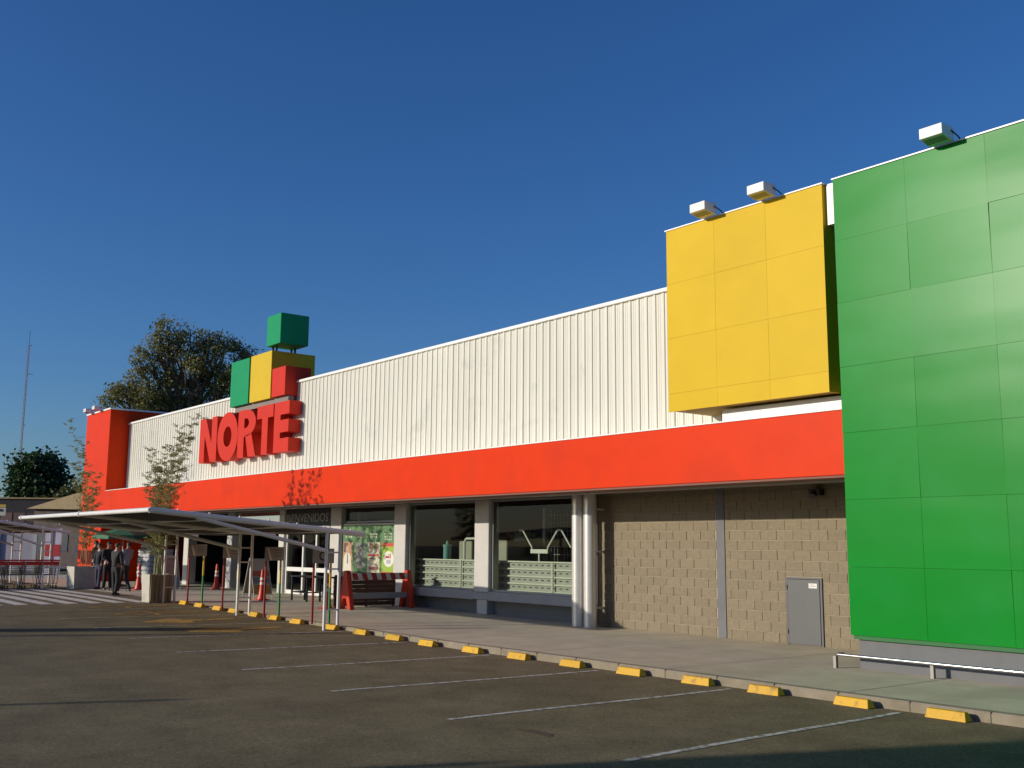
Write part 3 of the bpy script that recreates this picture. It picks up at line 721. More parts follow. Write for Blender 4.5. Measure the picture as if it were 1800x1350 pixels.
# ------------------------------------------------------------------ sign stands along the kerb
def sign_stand(x, y0, y1, label, motif):
    z0 = zs(x); t = thing('sign_stand', (x, (y0+y1)/2, z0), label, 'sign', 'stall signs on red and green posts')
    H = 1.38
    MB().tube((x, y0, z0), (x, y0, z0+H+.1), .028, n=10).build('red_post', M_postred, t, smooth=True)
    MB().tube((x, y1, z0), (x, y1, z0+.82), .028, n=10).build('green_post', M_postgreen, t, smooth=True)
    MB().tube((x, y1, z0+.82), (x, y1, z0+H+.1), .028, n=10).build('yellow_post', M_postyel, t, smooth=True)
    MB().box(x+.03, x+.045, y0-.06, y1+.06, z0+H, z0+H+.34).build('panel', M_signgrey, t, bevel=.004)
    yc, zc = (y0+y1)/2, z0+H+.17
    if motif == 'ring':
        mb = MB(); k = 20; rr = ((.085, .10), (.125, .14))
        for r in (.075, .115):
            for i in range(k): a = 2*math.pi*i/k; mb.v.append((x+.048, yc+r*math.cos(a), zc+r*math.sin(a)))
        for i in range(k): j = (i+1) % k; mb.f.append((i, j, k+j, k+i))
        mb.build('ring_symbol', M_black, t)
    else:
        for k in range(3): MB().box(x+.0455, x+.0475, yc-.02, yc+.2, zc+.08-k*.07, zc+.10-k*.07).build('print_line', mat('sign_print', (.06, .14, .07), .6), t)
        mb = MB(); mb.prism([(yc-.21, zc+.13), (yc-.16, zc+.15), (yc-.06, zc-.16), (yc-.12, zc-.16)], lambda u, w, d: (d, u, w), x+.05, x+.053); mb.build('stripe_symbol', M_stripe_white, t)
sign_stand(-30.25, 11.98, 12.42, 'sign on red and green posts, the one beside the concrete planter', 'lines')
sign_stand(-27.75, 11.97, 12.38, 'sign on red and green posts just behind the middle pair of carport posts', 'lines')
sign_stand(-24.8, 11.80, 12.20, 'sign with white stripe on red and green posts, between two pairs of carport posts', 'lines')
sign_stand(-22.3, 11.81, 12.25, 'sign with a dark ring on red and green posts by the end carport posts', 'ring')

# ------------------------------------------------------------------ planters and bamboo
def planter(cx, cy, w, d, label, ribs):
    z0 = zs(cx); t = thing('planter', (cx, cy, z0), label, 'planter')
    mb = MB(); h = .82; k = .035
    mb.v += [(cx-w/2+k, cy-d/2+k, z0), (cx+w/2-k, cy-d/2+k, z0), (cx+w/2-k, cy+d/2-k, z0), (cx-w/2+k, cy+d/2-k, z0),
             (cx-w/2, cy-d/2, z0+h), (cx+w/2, cy-d/2, z0+h), (cx+w/2, cy+d/2, z0+h), (cx-w/2, cy+d/2, z0+h)]
    e = .06
    mb.v += [(cx-w/2+e, cy-d/2+e, z0+h), (cx+w/2-e, cy-d/2+e, z0+h), (cx+w/2-e, cy+d/2-e, z0+h), (cx-w/2+e, cy+d/2-e, z0+h)]
    mb.v += [(a, b, z0+h-.08) for a, b, _ in mb.v[8:12]]
    mb.f += [(0, 3, 2, 1), (0, 1, 5, 4), (1, 2, 6, 5), (2, 3, 7, 6), (3, 0, 4, 7), (4, 5, 9, 8), (5, 6, 10, 9), (6, 7, 11, 10), (7, 4, 8, 11), (8, 9, 13, 12), (9, 10, 14, 13), (10, 11, 15, 14), (11, 8, 12, 15)]
    mb.build('box', M_planter, t)
    MB().box(cx-w/2+e+.004, cx+w/2-e-.004, cy-d/2+e+.004, cy+d/2-e-.004, z0+h-.16, z0+h-.07).build('soil', M_soil, t)
    if ribs:
        for i in range(5):
            y = cy-d/2+.09+i*(d-.18)/4; MB().box(cx+w/2-.02, cx+w/2+.022, y-.045, y+.045, z0+.04, z0+h-.03).build('slat', mat('planter_slat', (.24, .20, .13), .8, rand=.12), t)
    return z0+h-.08
zp1 = planter(-41.45, 12.35, .95, .95, 'smooth pale concrete planter beside the zebra crossing and carts', 0)
zp2 = planter(-31.75, 11.62, .68, .72, 'pale planter with slatted side behind the end carport posts', 1)
def leaf_quads(mb, c, n, size, rng, droop=.5, aspect=.2, up=None):
    for _ in range(n):
        d = Vector((rng.gauss(0, 1), rng.gauss(0, 1), rng.gauss(-droop, .5))).normalized()
        s = d.cross(Vector((rng.gauss(0, 1), rng.gauss(0, 1), rng.gauss(0, 1)))).normalized()
        L = size*rng.uniform(.6, 1.3); w = L*aspect
        a = Vector(c); mid = a+d*L*.5
        k = len(mb.v); mb.v += [tuple(a), tuple(mid+s*w), tuple(a+d*L), tuple(mid-s*w)]; mb.f.append((k, k+1, k+2, k+3))
def bamboo(cx, cy, z0, label, tops, seed, spread, per, low):
    rng = random.Random(seed); t = thing('bamboo_plant', (cx, cy, z0), label, 'bamboo', 'bamboos planted in concrete planters')
    fol = MB()
    for i, (tx, ty, tz) in enumerate(tops):
        b = Vector((cx+rng.uniform(-.18, .18), cy+rng.uniform(-.18, .18), z0-.03)); e = Vector((tx, ty, tz))
        ctrl = Vector((b.x+(e.x-b.x)*.25, b.y+(e.y-b.y)*.25, z0+(tz-z0)*.6)); pts = []
        for k in range(15):
            u = k/14; pts.append(b*(1-u)**2+ctrl*2*u*(1-u)+e*u*u)
        MB().path([tuple(p) for p in pts], .014, 6, .003).build('culm', M_culm, t)
        for k in range(3, 15):
            u = k/14
            if u < low: continue
            for q in range(per):
                p = pts[k]+Vector((rng.gauss(0, .05), rng.gauss(0, .05), rng.uniform(-.12, .12)))
                ln = spread*rng.uniform(.3, 1)*(1.15-.75*u); an = rng.uniform(0, 6.28)
                q2 = p+Vector((math.cos(an)*ln, math.sin(an)*ln, ln*rng.uniform(.1, .7)))
                fol.tube(p, q2, .004, .002, 3, caps=False)
                for s_ in range(5): leaf_quads(fol, p.lerp(q2, .25+.75*s_/4), rng.randint(4, 7), .085, rng, .45, .11)
    fol.build('foliage', M_bamboo, t)
bamboo(-31.75, 11.62, zp2, 'feathery bamboo in the slatted planter, rising over the carport', [(-29.6, 11.7, 5.45), (-31.0, 11.8, 5.2), (-32.0, 11.3, 4.6), (-30.4, 11.9, 5.0), (-31.2, 11.4, 4.6), (-32.3, 11.7, 4.2), (-30.9, 11.2, 4.1), (-31.6, 12.0, 5.0), (-32.9, 11.5, 3.9), (-30.0, 11.4, 4.3)], 3, .55, 4, .12)
bamboo(-41.45, 12.35, zp1, 'tall wispy bamboo in the smooth planter in front of the red tower', [(-43.9, 12.2, 6.6), (-42.9, 12.5, 5.6), (-42.2, 12.0, 4.9), (-41.3, 12.6, 4.4), (-43.4, 12.8, 4.6), (-40.6, 12.3, 3.7)], 5, .55, 4, .10)

# ------------------------------------------------------------------ things on the sidewalk
# barricade across the sidewalk
br = thing('barricade', (-26.35, 16.1, zs(-26.35)), 'red plastic barricade with a red and white striped board, by the green poster', 'barricade')
z0 = zs(-26.35)
for y in (15.0, 17.0):
    mb = MB()
    prof_ = [(-.34, 0), (-.18, 0), (-.09, .30), (.09, .30), (.18, 0), (.34, 0), (.10, 1.0), (.07, 1.06), (-.07, 1.06), (-.10, 1.0)]
    mb.prism(prof_, lambda u, w, d: (-26.35+u, d, z0+w), y-.07, y+.07); mb.build('leg', M_orange, br, bevel=.012)
MB().box(-26.27, -26.25, 15.0, 17.0, z0+.80, z0+.99).build('top_board', M_stripe_white, br)
for k in range(6):
    y = 15.16+k*.31
    mb = MB(); mb.prism([(y, .80), (y+.16, .80), (y+.09, .99), (y-.07, .99)], lambda u, w, d: (d, u, z0+w), -26.2495, -26.246); mb.build('red_stripe', M_stripe_red, br)
MB().box(-26.27, -26.24, 15.0, 17.0, z0+.28, z0+.44).build('lower_board', mat('board_grey', (.30, .30, .30), .6), br)
# brown slatted panel behind it
sp = thing('slatted_panel', (-27.0, 16.05, z0), 'dark brown slatted timber panel behind the striped barricade', 'panel')
for k in range(7): MB().box(-27.02, -26.99, 14.95, 17.0, z0+.05+k*.12, z0+.162+k*.12).build('slat', M_woodb, sp)
for y in (15.0, 16.0, 16.92): MB().box(-27.06, -27.022, y, y+.07, z0, z0+.92).build('batten', M_woodb, sp)
# cones
def cone(x, y, label, h=.95, flag=False):
    z0 = zs(x); t = thing('traffic_cone', (x, y, z0), label, 'traffic cone', 'orange traffic cones by the entrance')
    MB().box(x-.19, x+.19, y-.19, y+.19, z0, z0+.035).build('base', M_orange, t, bevel=.01)
    MB().lathe([(.145, .03), (.10, .20), (.075, .45), (.06, .75), (.045, h-.02), (.03, h)], (x, y, z0), 18).build('body', M_orange, t, smooth=True)
    for a, b in ((.48, .56), (.62, .70)): 
        ra = .075-(a-.45)*.05+.004; rb = .075-(b-.45)*.05+.004
        MB().lathe([(ra, a), (rb, b)], (x, y, z0), 18).build('band', M_stripe_white, t, smooth=True)
cone(-31.2, 14.75, 'orange cone beside the foot of the picture easel board')
cone(-26.75, 14.62, 'orange cone beside the end leg of the barricade')
cone(-39.6, 13.8, 'orange cone between the white stack and the slatted planter')
cone(-38.4, 16.3, 'orange cone in the shade of the entrance')
# easel boards
def easel(x, y, rz, label, cols, h=1.25, w=.62):
    t = thing('easel_board', (x, y, zs(x)), label, 'board', 'folding poster boards by the entrance', rz)
    for s in (1, -1):
        mb = MB()
        fn = lambda u, v, d, s=s: (s*(.42-.40*v/h)+d*s, u, v)
        mb.prism([(-w/2, .12), (w/2, .12), (w/2, h), (-w/2, h)], fn, 0, .015); b_ = mb.build('board', mat('easel_back', (.16, .13, .10), .7) if s < 0 else mat('easel_paper', (.45, .38, .28), .6), t, world=False)
        for yy in (-w/2, w/2): MB().tube((s*.46, yy, 0), (s*.02, yy, h+.02), .012, n=6).build('leg', M_pier, t, world=False)
        if s > 0:
            for (a, b, c, e, col) in cols:
                mb = MB(); mb.prism([(-w/2+a*w, .12+c*(h-.12)), (-w/2+b*w, .12+c*(h-.12)), (-w/2+b*w, .12+e*(h-.12)), (-w/2+a*w, .12+e*(h-.12))], fn, .0165, .018)
                mb.build('picture', mat('pic_%.2f_%.2f_%.2f' % col, col, .6, var=.35, vscale=14), t, world=False)
easel(-32.6, 15.25, 0., 'folding poster board with a picture, standing beside the orange cone', [(0, 1, .50, .66, (.38, .10, .06)), (.05, .95, .30, .48, (.16, .20, .22)), (0, 1, .02, .26, (.40, .22, .05))])
easel(-39.6, 14.9, 0., 'folding poster board with a pinkish picture, beside the slatted planter', [(.02, .98, .35, .98, (.50, .30, .20)), (.1, .9, .02, .30, (.15, .25, .40))])
# black trestle table
tb = thing('trestle_table', (-29.7, 15.75, zs(-29.7)), 'long black table in front of the white entrance doors', 'table')
z0 = zs(-29.7)
MB().box(-30.85, -28.55, 15.5, 16.05, z0+.74, z0+.78).build('table_top', M_black, tb, bevel=.006)
for x in (-30.75, -29.75, -28.65):
    for y in (15.55, 16.0): MB().box(x-.025, x+.025, y-.025, y+.025, z0, z0+.738).build('leg', M_black, tb)
    MB().box(x-.015, x+.015, 15.576, 15.974, z0+.26, z0+.30).build('stretcher', M_black, tb)
MB().box(-30.724, -29.776, 15.54, 15.56, z0+.26, z0+.30).build('stretcher', M_black, tb)
# parasol and stack of white goods by the tower
pz = .15
pa = thing('parasol', (-42.8, 14.2, pz), 'green parasol in the shade beside the red tower', 'parasol')
MB().tube((-42.8, 14.2, pz), (-42.8, 14.2, 2.52), .022, n=8).build('pole', M_pier, pa)
MB().lathe([(.25, 0), (.25, .06), (.06, .1)], (-42.8, 14.2, pz), 14).build('base', M_black, pa)
mb = MB(); k = 8
mb.v.append((-42.8, 14.2, 2.5))
for i in range(k):
    a = 2*math.pi*i/k; mb.v.append((-42.8+1.2*math.cos(a), 14.2+1.2*math.sin(a), 2.15))
for i in range(k):
    a = 2*math.pi*i/k; mb.v.append((-42.8+1.22*math.cos(a), 14.2+1.22*math.sin(a), 2.0))
for i in range(k):
    j = (i+1) % k; mb.f += [(0, 1+i, 1+j), (1+i, 1+k+i, 1+k+j, 1+j)]
mb.build('canopy', mat('parasol_green', (.01, .13, .055), .7), pa)
st = thing('goods_stack', (-42.2, 15.3, pz), 'stack of white packs in film on a pallet beside the red tower', 'stack')
MB().box(-42.9, -41.5, 14.8, 15.8, pz, pz+.12).build('pallet', M_woodb, st)
rg = random.Random(4)
for r_ in range(8):
    for c_ in range(3):
        x = -42.85+c_*.46; MB().box(x+rg.uniform(0, .02), x+.44, 14.83+rg.uniform(-.02, .02), 15.77, pz+.125+r_*.17, pz+.28+r_*.17).build('pack', mat('pack_white', (.46, .47, .48), .4, var=.3, vscale=9), st, bevel=.03)
for c_ in range(3): MB().box(-42.8+c_*.45, -42.4+c_*.45, 14.9, 15.5, pz+1.5, pz+1.66).build('pack', mat('pack_cream', (.58, .55, .44), .5, var=.2, vscale=6), st, bevel=.04)

# ------------------------------------------------------------------ shopping carts under the second shelter
def make_cart():
    t = thing('shopping_cart', (0, 0, 0), 'wire shopping cart with red handle in the nested rows', 'shopping cart', 'nested shopping carts under the carport')
    # length along +y (front towards +y), handle at -y
    wv = MB(); x0, x1 = .29, .24
    def P(s, a, z): return (s*(x0+(x1-x0)*a), -.42+.90*a, z)
    for s in (-1, 1):
        for k in range(10): a = k/9; wv.tube(P(s, a, .50+.16*a*0), P(s, a, .98-.06*a), .006, n=4)
        for k in range(7): z = .50+.078*k; wv.tube(P(s, 0, z), P(s, 1, min(z, .93)), .006, n=4)
    for k in range(7): z = .5+.075*k; wv.tube(P(-1, 1, min(z, .92)), P(1, 1, min(z, .92)), .006, n=4)
    for k in range(10): a = k/9; wv.tube(P(-1, a, .5), P(1, a, .5), .006, n=4)
    wv.build('basket', M_wire, t, world=False)
    fr_ = MB()
    for s in (-1, 1):
        fr_.path([(s*.28, -.46, 1.03), (s*.28, -.40, .50), (s*.27, -.36, .16), (s*.22, .46, .16)], .014, 6)
        fr_.tube((s*.26, .30, .50), (s*.24, .02, .16), .012, n=6)
    fr_.tube((-.26, .42, .16), (.26, .42, .16), .012, n=6)
    fr_.build('frame', M_wire, t, world=False)
    MB().tube((-.29, -.48, 1.04), (.29, -.48, 1.04), .026, n=8).build('handle', M_cartred, t, world=False)
    MB().box(-.27, .27, -.44, -.425, .86, .99).build('child_seat_flap', M_cartred, t, world=False)
    for s in (-1, 1):
        for y in (-.34, .42):
            MB().tube((s*.25-.015, y, .062), (s*.25+.015, y, .062), .06, n=12).build('wheel', M_rubber, t, world=False)
    return t
cart = make_cart()
for i in range(20):
    o = cart if i == 0 else copy_tree(cart)
    x = -42.9-.34*(i % 2); y = 11.45-(i//2)*.6+random.uniform(-.03, .03)
    o.location = (x+random.uniform(-.02, .02), y, zl(x)+.002); o.rotation_euler = (0, 0, R(90)+random.uniform(-.03, .03))
hp = thing('cart_rail', (-42.2, 11.2, .14), 'pale metal hoop rail at the end of the cart row', 'rail')
MB().path([(-42.15, 11.1, .13), (-42.15, 11.1, .93), (-42.15, 12.0, .93), (-42.15, 12.0, .13)], .028, 8).build('tube', M_steelwhite, hp)

# ------------------------------------------------------------------ people by the entrance
def skin_mesh(name, verts, edges, material, parent, sub=1, roots=(0,)):
    me = bpy.data.meshes.new(name); me.from_pydata([v[:3] for v in verts], edges, []); o = bpy.data.objects.new(name, me); COL.objects.link(o)
    o.parent = parent; me.materials.append(material)
    sk = o.modifiers.new('skin', 'SKIN'); sk.use_smooth_shade = True
    lay = me.skin_vertices[0].data if me.skin_vertices else None
    if lay is None:
        import bmesh
        bm = bmesh.new(); bm.from_mesh(me); bm.verts.layers.skin.verify(); bm.to_mesh(me); bm.free(); lay = me.skin_vertices[0].data
    for i, v in enumerate(verts):
        r = v[3]; lay[i].radius = (r, r) if not isinstance(r, tuple) else r
        lay[i].use_root = i in roots
    ss = o.modifiers.new('sub', 'SUBSURF'); ss.levels = sub; ss.render_levels = sub
    return o
def person(x, y, z, rz, label, shirt, trousers, hair, lean=0., arms=((.02, .12), (.02, .12)), stride=.06, h=1.72, skin=(.30, .17, .11)):
    t = thing('person', (x, y, z), label, 'person', 'people gathered by the entrance', rz)
    k = h/1.72
    sk = mat('skin%.2f' % skin[0], skin, .5); ms = mat('cloth_%.3f_%.3f_%.3f' % shirt, shirt, .85, var=.15, vscale=8); mt_ = mat('cloth_%.3f_%.3f_%.3f' % trousers, trousers, .85, var=.15, vscale=8)
    mh = mat('hair%.3f' % hair[0], hair, .6)
    def S(l): return [(a*k, (b+lean*max(0, c-.9))*k, c*k, r*k) for a, b, c, r in l]
    # faces -y locally
    ang = arms
    def arm(s, i):
        f, bend = ang[i]
        return [(s*.185, 0, 1.40, .052), (s*.235, -.02-f*.5, 1.13, .043), (s*(.235-bend*.5), -.03-f-bend, .90+bend*1.3, .034), (s*(.235-bend*.7), -.05-f-bend*1.3, .82+bend*1.6, .03)]
    aL, aR = arm(-1, 0), arm(1, 1)
    body = S([(0, 0, .95, .12), (0, 0, 1.18, .115), (0, .01, 1.38, .11), (0, .0, 1.49, .058), (0, -.015, 1.555, .062), (0, -.02, 1.62, .085), (0, -.012, 1.68, .06)] + aL + aR +
             [(-.09, 0, .86, .085), (-.10, -stride*.3, .48, .056), (-.10, stride, .09, .04), (.09, 0, .86, .085), (.10, -stride*.3-.01, .48, .056), (.10, -stride, .09, .04)])
    ed = [(0, 1), (1, 2), (2, 3), (3, 4), (4, 5), (5, 6), (2, 7), (7, 8), (8, 9), (9, 10), (2, 11), (11, 12), (12, 13), (13, 14), (0, 15), (15, 16), (16, 17), (0, 18), (18, 19), (19, 20)]
    # fingers as short chains rooted in the palm, nose on the face
    for hand in (aL, aR):
        hx, hy, hz, _ = hand[3]; s = 1 if hx > 0 else -1
        for q, (dx, ln) in enumerate(((-.028, .065), (-.010, .078), (.008, .075), (.025, .06))):
            b0_ = len(body)
            body += S([(hx+dx*.3, hy+dx, hz-.01, .012), (hx+dx*.3, hy+dx-.008, hz-.045, .0095), (hx-s*.012, hy+dx-.012, hz-.05-ln*.6, .008)]); ed += [(b0_, b0_+1), (b0_+1, b0_+2)]
        b0_ = len(body); body += S([(hx, hy-.02, hz+.01, .012), (hx-s*.012, hy-.05, hz-.02, .011), (hx-s*.016, hy-.058, hz-.05, .009)]); ed += [(b0_, b0_+1), (b0_+1, b0_+2)]
    roots = [0]+list(range(21, len(body), 3))
    b = skin_mesh('body', body, ed, sk, t, 2, roots)
    shv = S([(0, 0, .86, .158), (0, 0, 1.02, .15), (0, 0, 1.18, .145), (0, .01, 1.36, .135), (0, .0, 1.445, .075)] + [(a, b_, c, r+.016) for a, b_, c, r in aL[:3]] + [(a, b_, c, r+.016) for a, b_, c, r in aR[:3]])
    skin_mesh('shirt', shv, [(0, 1), (1, 2), (2, 3), (3, 4), (3, 5), (5, 6), (6, 7), (3, 8), (8, 9), (9, 10)], ms, t, 2)
    trv = S([(0, 0, .99, .138), (0, 0, .93, .14), (-.09, 0, .82, .10), (-.10, -stride*.3, .48, .073), (-.10, stride, .07, .062), (.09, 0, .82, .10), (.10, -stride*.3-.01, .48, .073), (.10, -stride, .07, .062)])
    skin_mesh('trousers', trv, [(0, 1), (1, 2), (2, 3), (3, 4), (1, 5), (5, 6), (6, 7)], mt_, t, 2)
    for sx_, st_ in ((-.10, stride), (.10, -stride)):
        mb = MB(); y0 = st_*k
        mb.lathe([(.9, 0), (1, .25), (.9, .7), (.4, 1)], n=12); mb.v = [(sx_*k+v[0]*.048, y0-.05+v[1]*.13, .002+v[2]*.085) for v in mb.v]
        mb.build('shoe', M_black, t, world=False, smooth=True)
    # hair cap, face and ears
    hc = Vector((0, (-.02+lean*.72)*k, 1.635*k)); mb = MB(); n_ = 14; mm_ = 7
    for i in range(mm_+1):
        th = math.pi*.5*i/mm_
        for j in range(n_):
            ph = 2*math.pi*j/n_; back = max(0, math.sin(ph))
            mb.v.append((hc.x+.088*math.sin(th)*math.cos(ph), hc.y+.012+.098*math.sin(th)*math.sin(ph), hc.z-.01+.10*math.cos(th)-.055*back*(th/1.57)))
    for i in range(mm_):
        for j in range(n_): j2 = (j+1) % n_; mb.f.append((i*n_+j, i*n_+j2, (i+1)*n_+j2, (i+1)*n_+j))
    hr = mb.build('hair', mh, t, world=False, smooth=True); so = hr.modifiers.new('thick', 'SOLIDIFY'); so.thickness = .012
    mb = MB()
    mb.prism([(-.012, -.02), (.012, -.02), (.006, .03), (-.006, .03)], lambda u, w, d: (hc.x+u, hc.y-.082-d*(1 if w < 0 else .3), hc.z-.03+w), 0, .02)
    for s in (-1, 1): mb.lathe([(.3, 0), (1, .5), (.3, 1)], n=8); mb.v[-24:] = [(hc.x+s*(.078+v[2]*.02), hc.y+.01+v[0]*.018, hc.z-.03+v[1]*.03) for v in mb.v[-24:]]
    mb.build('nose_and_ears', sk, t, world=False)
    mb = MB()
    for s in (-1, 1): mb.box(hc.x+s*.03-.010, hc.x+s*.03+.010, hc.y-.088, hc.y-.078, hc.z-.012, hc.z-.002)
    mb.box(hc.x-.022, hc.x+.022, hc.y-.086, hc.y-.074, hc.z-.068, hc.z-.061)
    mb.build('eyes_and_mouth', mat('face_dark', (.06, .025, .02), .5), t, world=False)
    return t
dk = (.012, .012, .014)
person(-35.95, 11.75, .146, R(200), 'person in a dark grey suit standing at the edge of the zebra crossing', (.030, .028, .026), (.022, .021, .02), (.012, .01, .008), arms=((.02, .04), (.03, .10)), stride=.05, h=1.72)
person(-42.3, 13.0, .15, R(150), 'person in black behind the smooth planter, half hidden by bamboo', dk, dk, (.012, .01, .008), arms=((.05, .2), (.02, .05)), h=1.80)
person(-40.6, 12.65, .15, R(20), 'person in black with bare forearms between the planter and the grey suit', (.016, .012, .02), (.04, .045, .075), (.012, .01, .008), arms=((.0, .02), (.02, .02)), h=1.70)
person(-39.7, 12.68, .15, R(100), 'person in black right behind the grey suited person', (.012, .012, .016), dk, (.014, .01, .008), h=1.75)
person(-38.6, 12.93, .15, R(-70), 'person in a pale blue grey shirt leaning forward by the white stack', (.20, .21, .26), (.025, .025, .032), (.02, .015, .01), lean=.22, arms=((.10, .16), (.12, .16)), stride=.18, h=1.74)

# ------------------------------------------------------------------ trees and far background
def foliage(name, mt, parent, blobs, n, size, seed, aspect=.3, droop=.3, per=26, spread=1.5, shell=.42):
    rng = random.Random(seed); mb = MB(); tot = sum(b[1]*b[2]*b[3] for b in blobs)
    for c, rx, ry, rz in blobs:
        k = int(n*rx*ry*rz/tot); nc = max(5, k//per)
        for _ in range(nc):
            d = Vector((rng.gauss(0, 1), rng.gauss(0, 1), rng.gauss(0, 1))).normalized()*(rng.random()**shell)
            cc = Vector(c)+Vector((d.x*rx, d.y*ry, d.z*rz)); w = rng.uniform(.6, 1.4)
            for q in range(int(per*rng.uniform(.5, 1.4))):
                p = cc+Vector((rng.gauss(0, 1), rng.gauss(0, 1), rng.gauss(-.2, .8)))*(size*spread*w)
                leaf_quads(mb, p, 1, size, rng, droop, aspect)
    return mb.build(name, mt, parent)
def limb(mb, a, b, r0, r1, rng, n=5, wob=.25):
    a = Vector(a); b = Vector(b); pts = [a]
    for i in range(1, n): pts.append(a.lerp(b, i/n)+Vector((rng.gauss(0, wob), rng.gauss(0, wob), rng.gauss(0, wob*.5))))
    pts.append(b); mb.path([tuple(p) for p in pts], r0, 7, r1); return pts
def tree(label, base, blobs, n, size, seed, mt, trunk_r, name='tree', cat='tree', aspect=.3, droop=.3, fork=.35, per=26, spread=1.5, shell=.42):
    rng = random.Random(seed); t = thing(name, tuple(base), label, cat)
    mb = MB(); top = max(b[0].z for b in blobs); cx = sum(b[0].x for b in blobs)/len(blobs); cy = sum(b[0].y for b in blobs)/len(blobs)
    fk = Vector(base).lerp(Vector((cx, cy, top)), fork)
    limb(mb, base, fk, trunk_r, trunk_r*.7, rng, 4, .1)
    for b in blobs:
        mid = fk.lerp(b[0], .55)+Vector((0, 0, -.3)); limb(mb, fk, mid, trunk_r*.42, trunk_r*.22, rng, 4, .15)
        for _ in range(3):
            e = Vector(b[0])+Vector((rng.uniform(-.7, .7)*b[1], rng.uniform(-.7, .7)*b[2], rng.uniform(-.3, .8)*b[3])); limb(mb, mid, e, trunk_r*.2, trunk_r*.05, rng, 4, .2)
    mb.build('trunk', M_bark, t, smooth=True)
    foliage('crown', mt, t, blobs, n, size, seed+1, aspect, droop, per, spread, shell)
    return t
D = 80
def pb(px, py, r, rz, dist=D, dd=0.): return (far(px, py, dist+dd), r, r, rz)
eb = [pb(292, 577, .75, .8), pb(278, 588, .6, 1.0), pb(300, 592, .9, .8), pb(322, 590, .8, 1.0), pb(285, 612, .9, 1.0), pb(312, 618, 1.0, .9, dd=1),
      pb(368, 590, 1.1, .7), pb(352, 606, .9, .9), pb(385, 606, 1.2, .8), pb(412, 612, 1.0, .7, dd=1), pb(440, 622, .6, .6), pb(422, 634, .8, .7), pb(345, 634, 1.3, 1.0, dd=-1), pb(375, 640, 1.2, 1.0),
      pb(256, 622, .7, .6), pb(242, 642, .8, .8), pb(262, 655, .9, .9), pb(228, 668, .8, .7), pb(205, 690, 1.1, .7), pb(190, 704, .8, .6), pb(228, 695, 1.3, .8, dd=2), pb(262, 692, 1.3, 1.0, dd=-1), pb(290, 660, 1.1, 1.1),
      pb(315, 672, 1.2, 1.0, dd=1), pb(345, 676, 1.2, 1.0), pb(400, 662, 1.2, .9, dd=-1), pb(425, 655, .9, .8), pb(390, 692, 1.2, .8), pb(300, 705, 1.6, 1.0), pb(345, 712, 1.5, .9), pb(255, 718, 1.6, .8), pb(395, 712, 1.2, .8)]
gb_ = far(325, 760, D); 
tree('large olive green eucalyptus rising behind the store roof', (gb_.x, gb_.y, 0), eb, 27000, .24, 11, M_euc, .5, 'eucalyptus_tree', aspect=.2, droop=.9, fork=.55, per=75, spread=1.2, shell=.55)
D2 = 112
lb = [pb(68, 830, 2.3, 2.2, D2), pb(45, 822, 1.5, 1.4, D2), pb(90, 822, 1.5, 1.5, D2, 1), pb(55, 860, 2.0, 1.9, D2, -1), pb(92, 855, 1.9, 2.0, D2), pb(32, 845, .9, 1.6, D2), pb(42, 882, 1.4, 1.3, D2), pb(80, 885, 2.2, 1.3, D2)]
gl_ = far(68, 940, D2); tree('dense dark green round tree behind the tan roofed house', (gl_.x, gl_.y, 0), lb, 11000, .36, 21, M_tree, .35, 'round_tree', aspect=.42, fork=.45, spread=1.1)
D3 = 104
lb = [pb(128, 880, 1.3, 1.2, D3), pb(142, 872, 1.0, 1.3, D3), pb(118, 895, 1.1, .9, D3)]
gl_ = far(132, 950, D3); tree('small yellowish green tree between the tan roof and the red tower', (gl_.x, gl_.y, 0), lb, 3500, .34, 25, leaf_mat('olive_leaf', (.04, .05, .012), (.12, .13, .03)), .18, 'small_tree', aspect=.4)
# house with tan hipped roof
def house():
    a = far(46, 899, 86); b = far(165, 905, 82); c = far(100, 863, 88)
    base = (a+b)/2; t = thing('house', (base.x, base.y, 0), 'low house with a sunlit tan hipped roof beyond the carts', 'house')
    ex = (b-a); ex.z = 0; wdt = ex.length; ex.normalize(); ey = Vector((-ex.y, ex.x, 0))
    if ey.dot(cf) < 0: ey = -ey
    o = Vector((a.x, a.y, 0)); ze, zr = 4.3, c.z; dep = 6
    P = lambda u, v, z: tuple(o+ex*u+ey*v+Vector((0, 0, z)))
    mb = MB(); mb.v += [P(.4, .4, 0), P(wdt-.4, .4, 0), P(wdt-.4, dep-.4, 0), P(.4, dep-.4, 0), P(.4, .4, ze), P(wdt-.4, .4, ze), P(wdt-.4, dep-.4, ze), P(.4, dep-.4, ze)]
    mb.f += [(0, 1, 5, 4), (1, 2, 6, 5), (2, 3, 7, 6), (3, 0, 4, 7), (4, 5, 6, 7)]; mb.build('wall', mat('house_wall', (.10, .075, .07), .9, var=.3, vscale=1.5), t)
    um = wdt*.47
    mb = MB(); mb.v += [P(0, 0, ze), P(wdt, 0, ze-.1), P(wdt, dep, ze-.1), P(0, dep, ze), P(um-.3, dep*.5, zr), P(um+.3, dep*.5, zr)]
    mb.f += [(0, 1, 5, 4), (1, 2, 5), (2, 3, 4, 5), (3, 0, 4), (0, 3, 2, 1)]; mb.build('roof', mat('tan_roof', (.42, .30, .14), .9, var=.18, vscale=2.5, bump=.4, bscale=6), t)
    for k in range(3):
        u = wdt*(.15+.28*k); mb = MB(); mb.v += [P(u, .36, 1.2), P(u+1, .36, 1.2), P(u+1, .36, 2.6), P(u, .36, 2.6)]; mb.f.append((0, 1, 2, 3)); mb.build('window', mat('house_window', (.05, .06, .08), .2), t)
house()
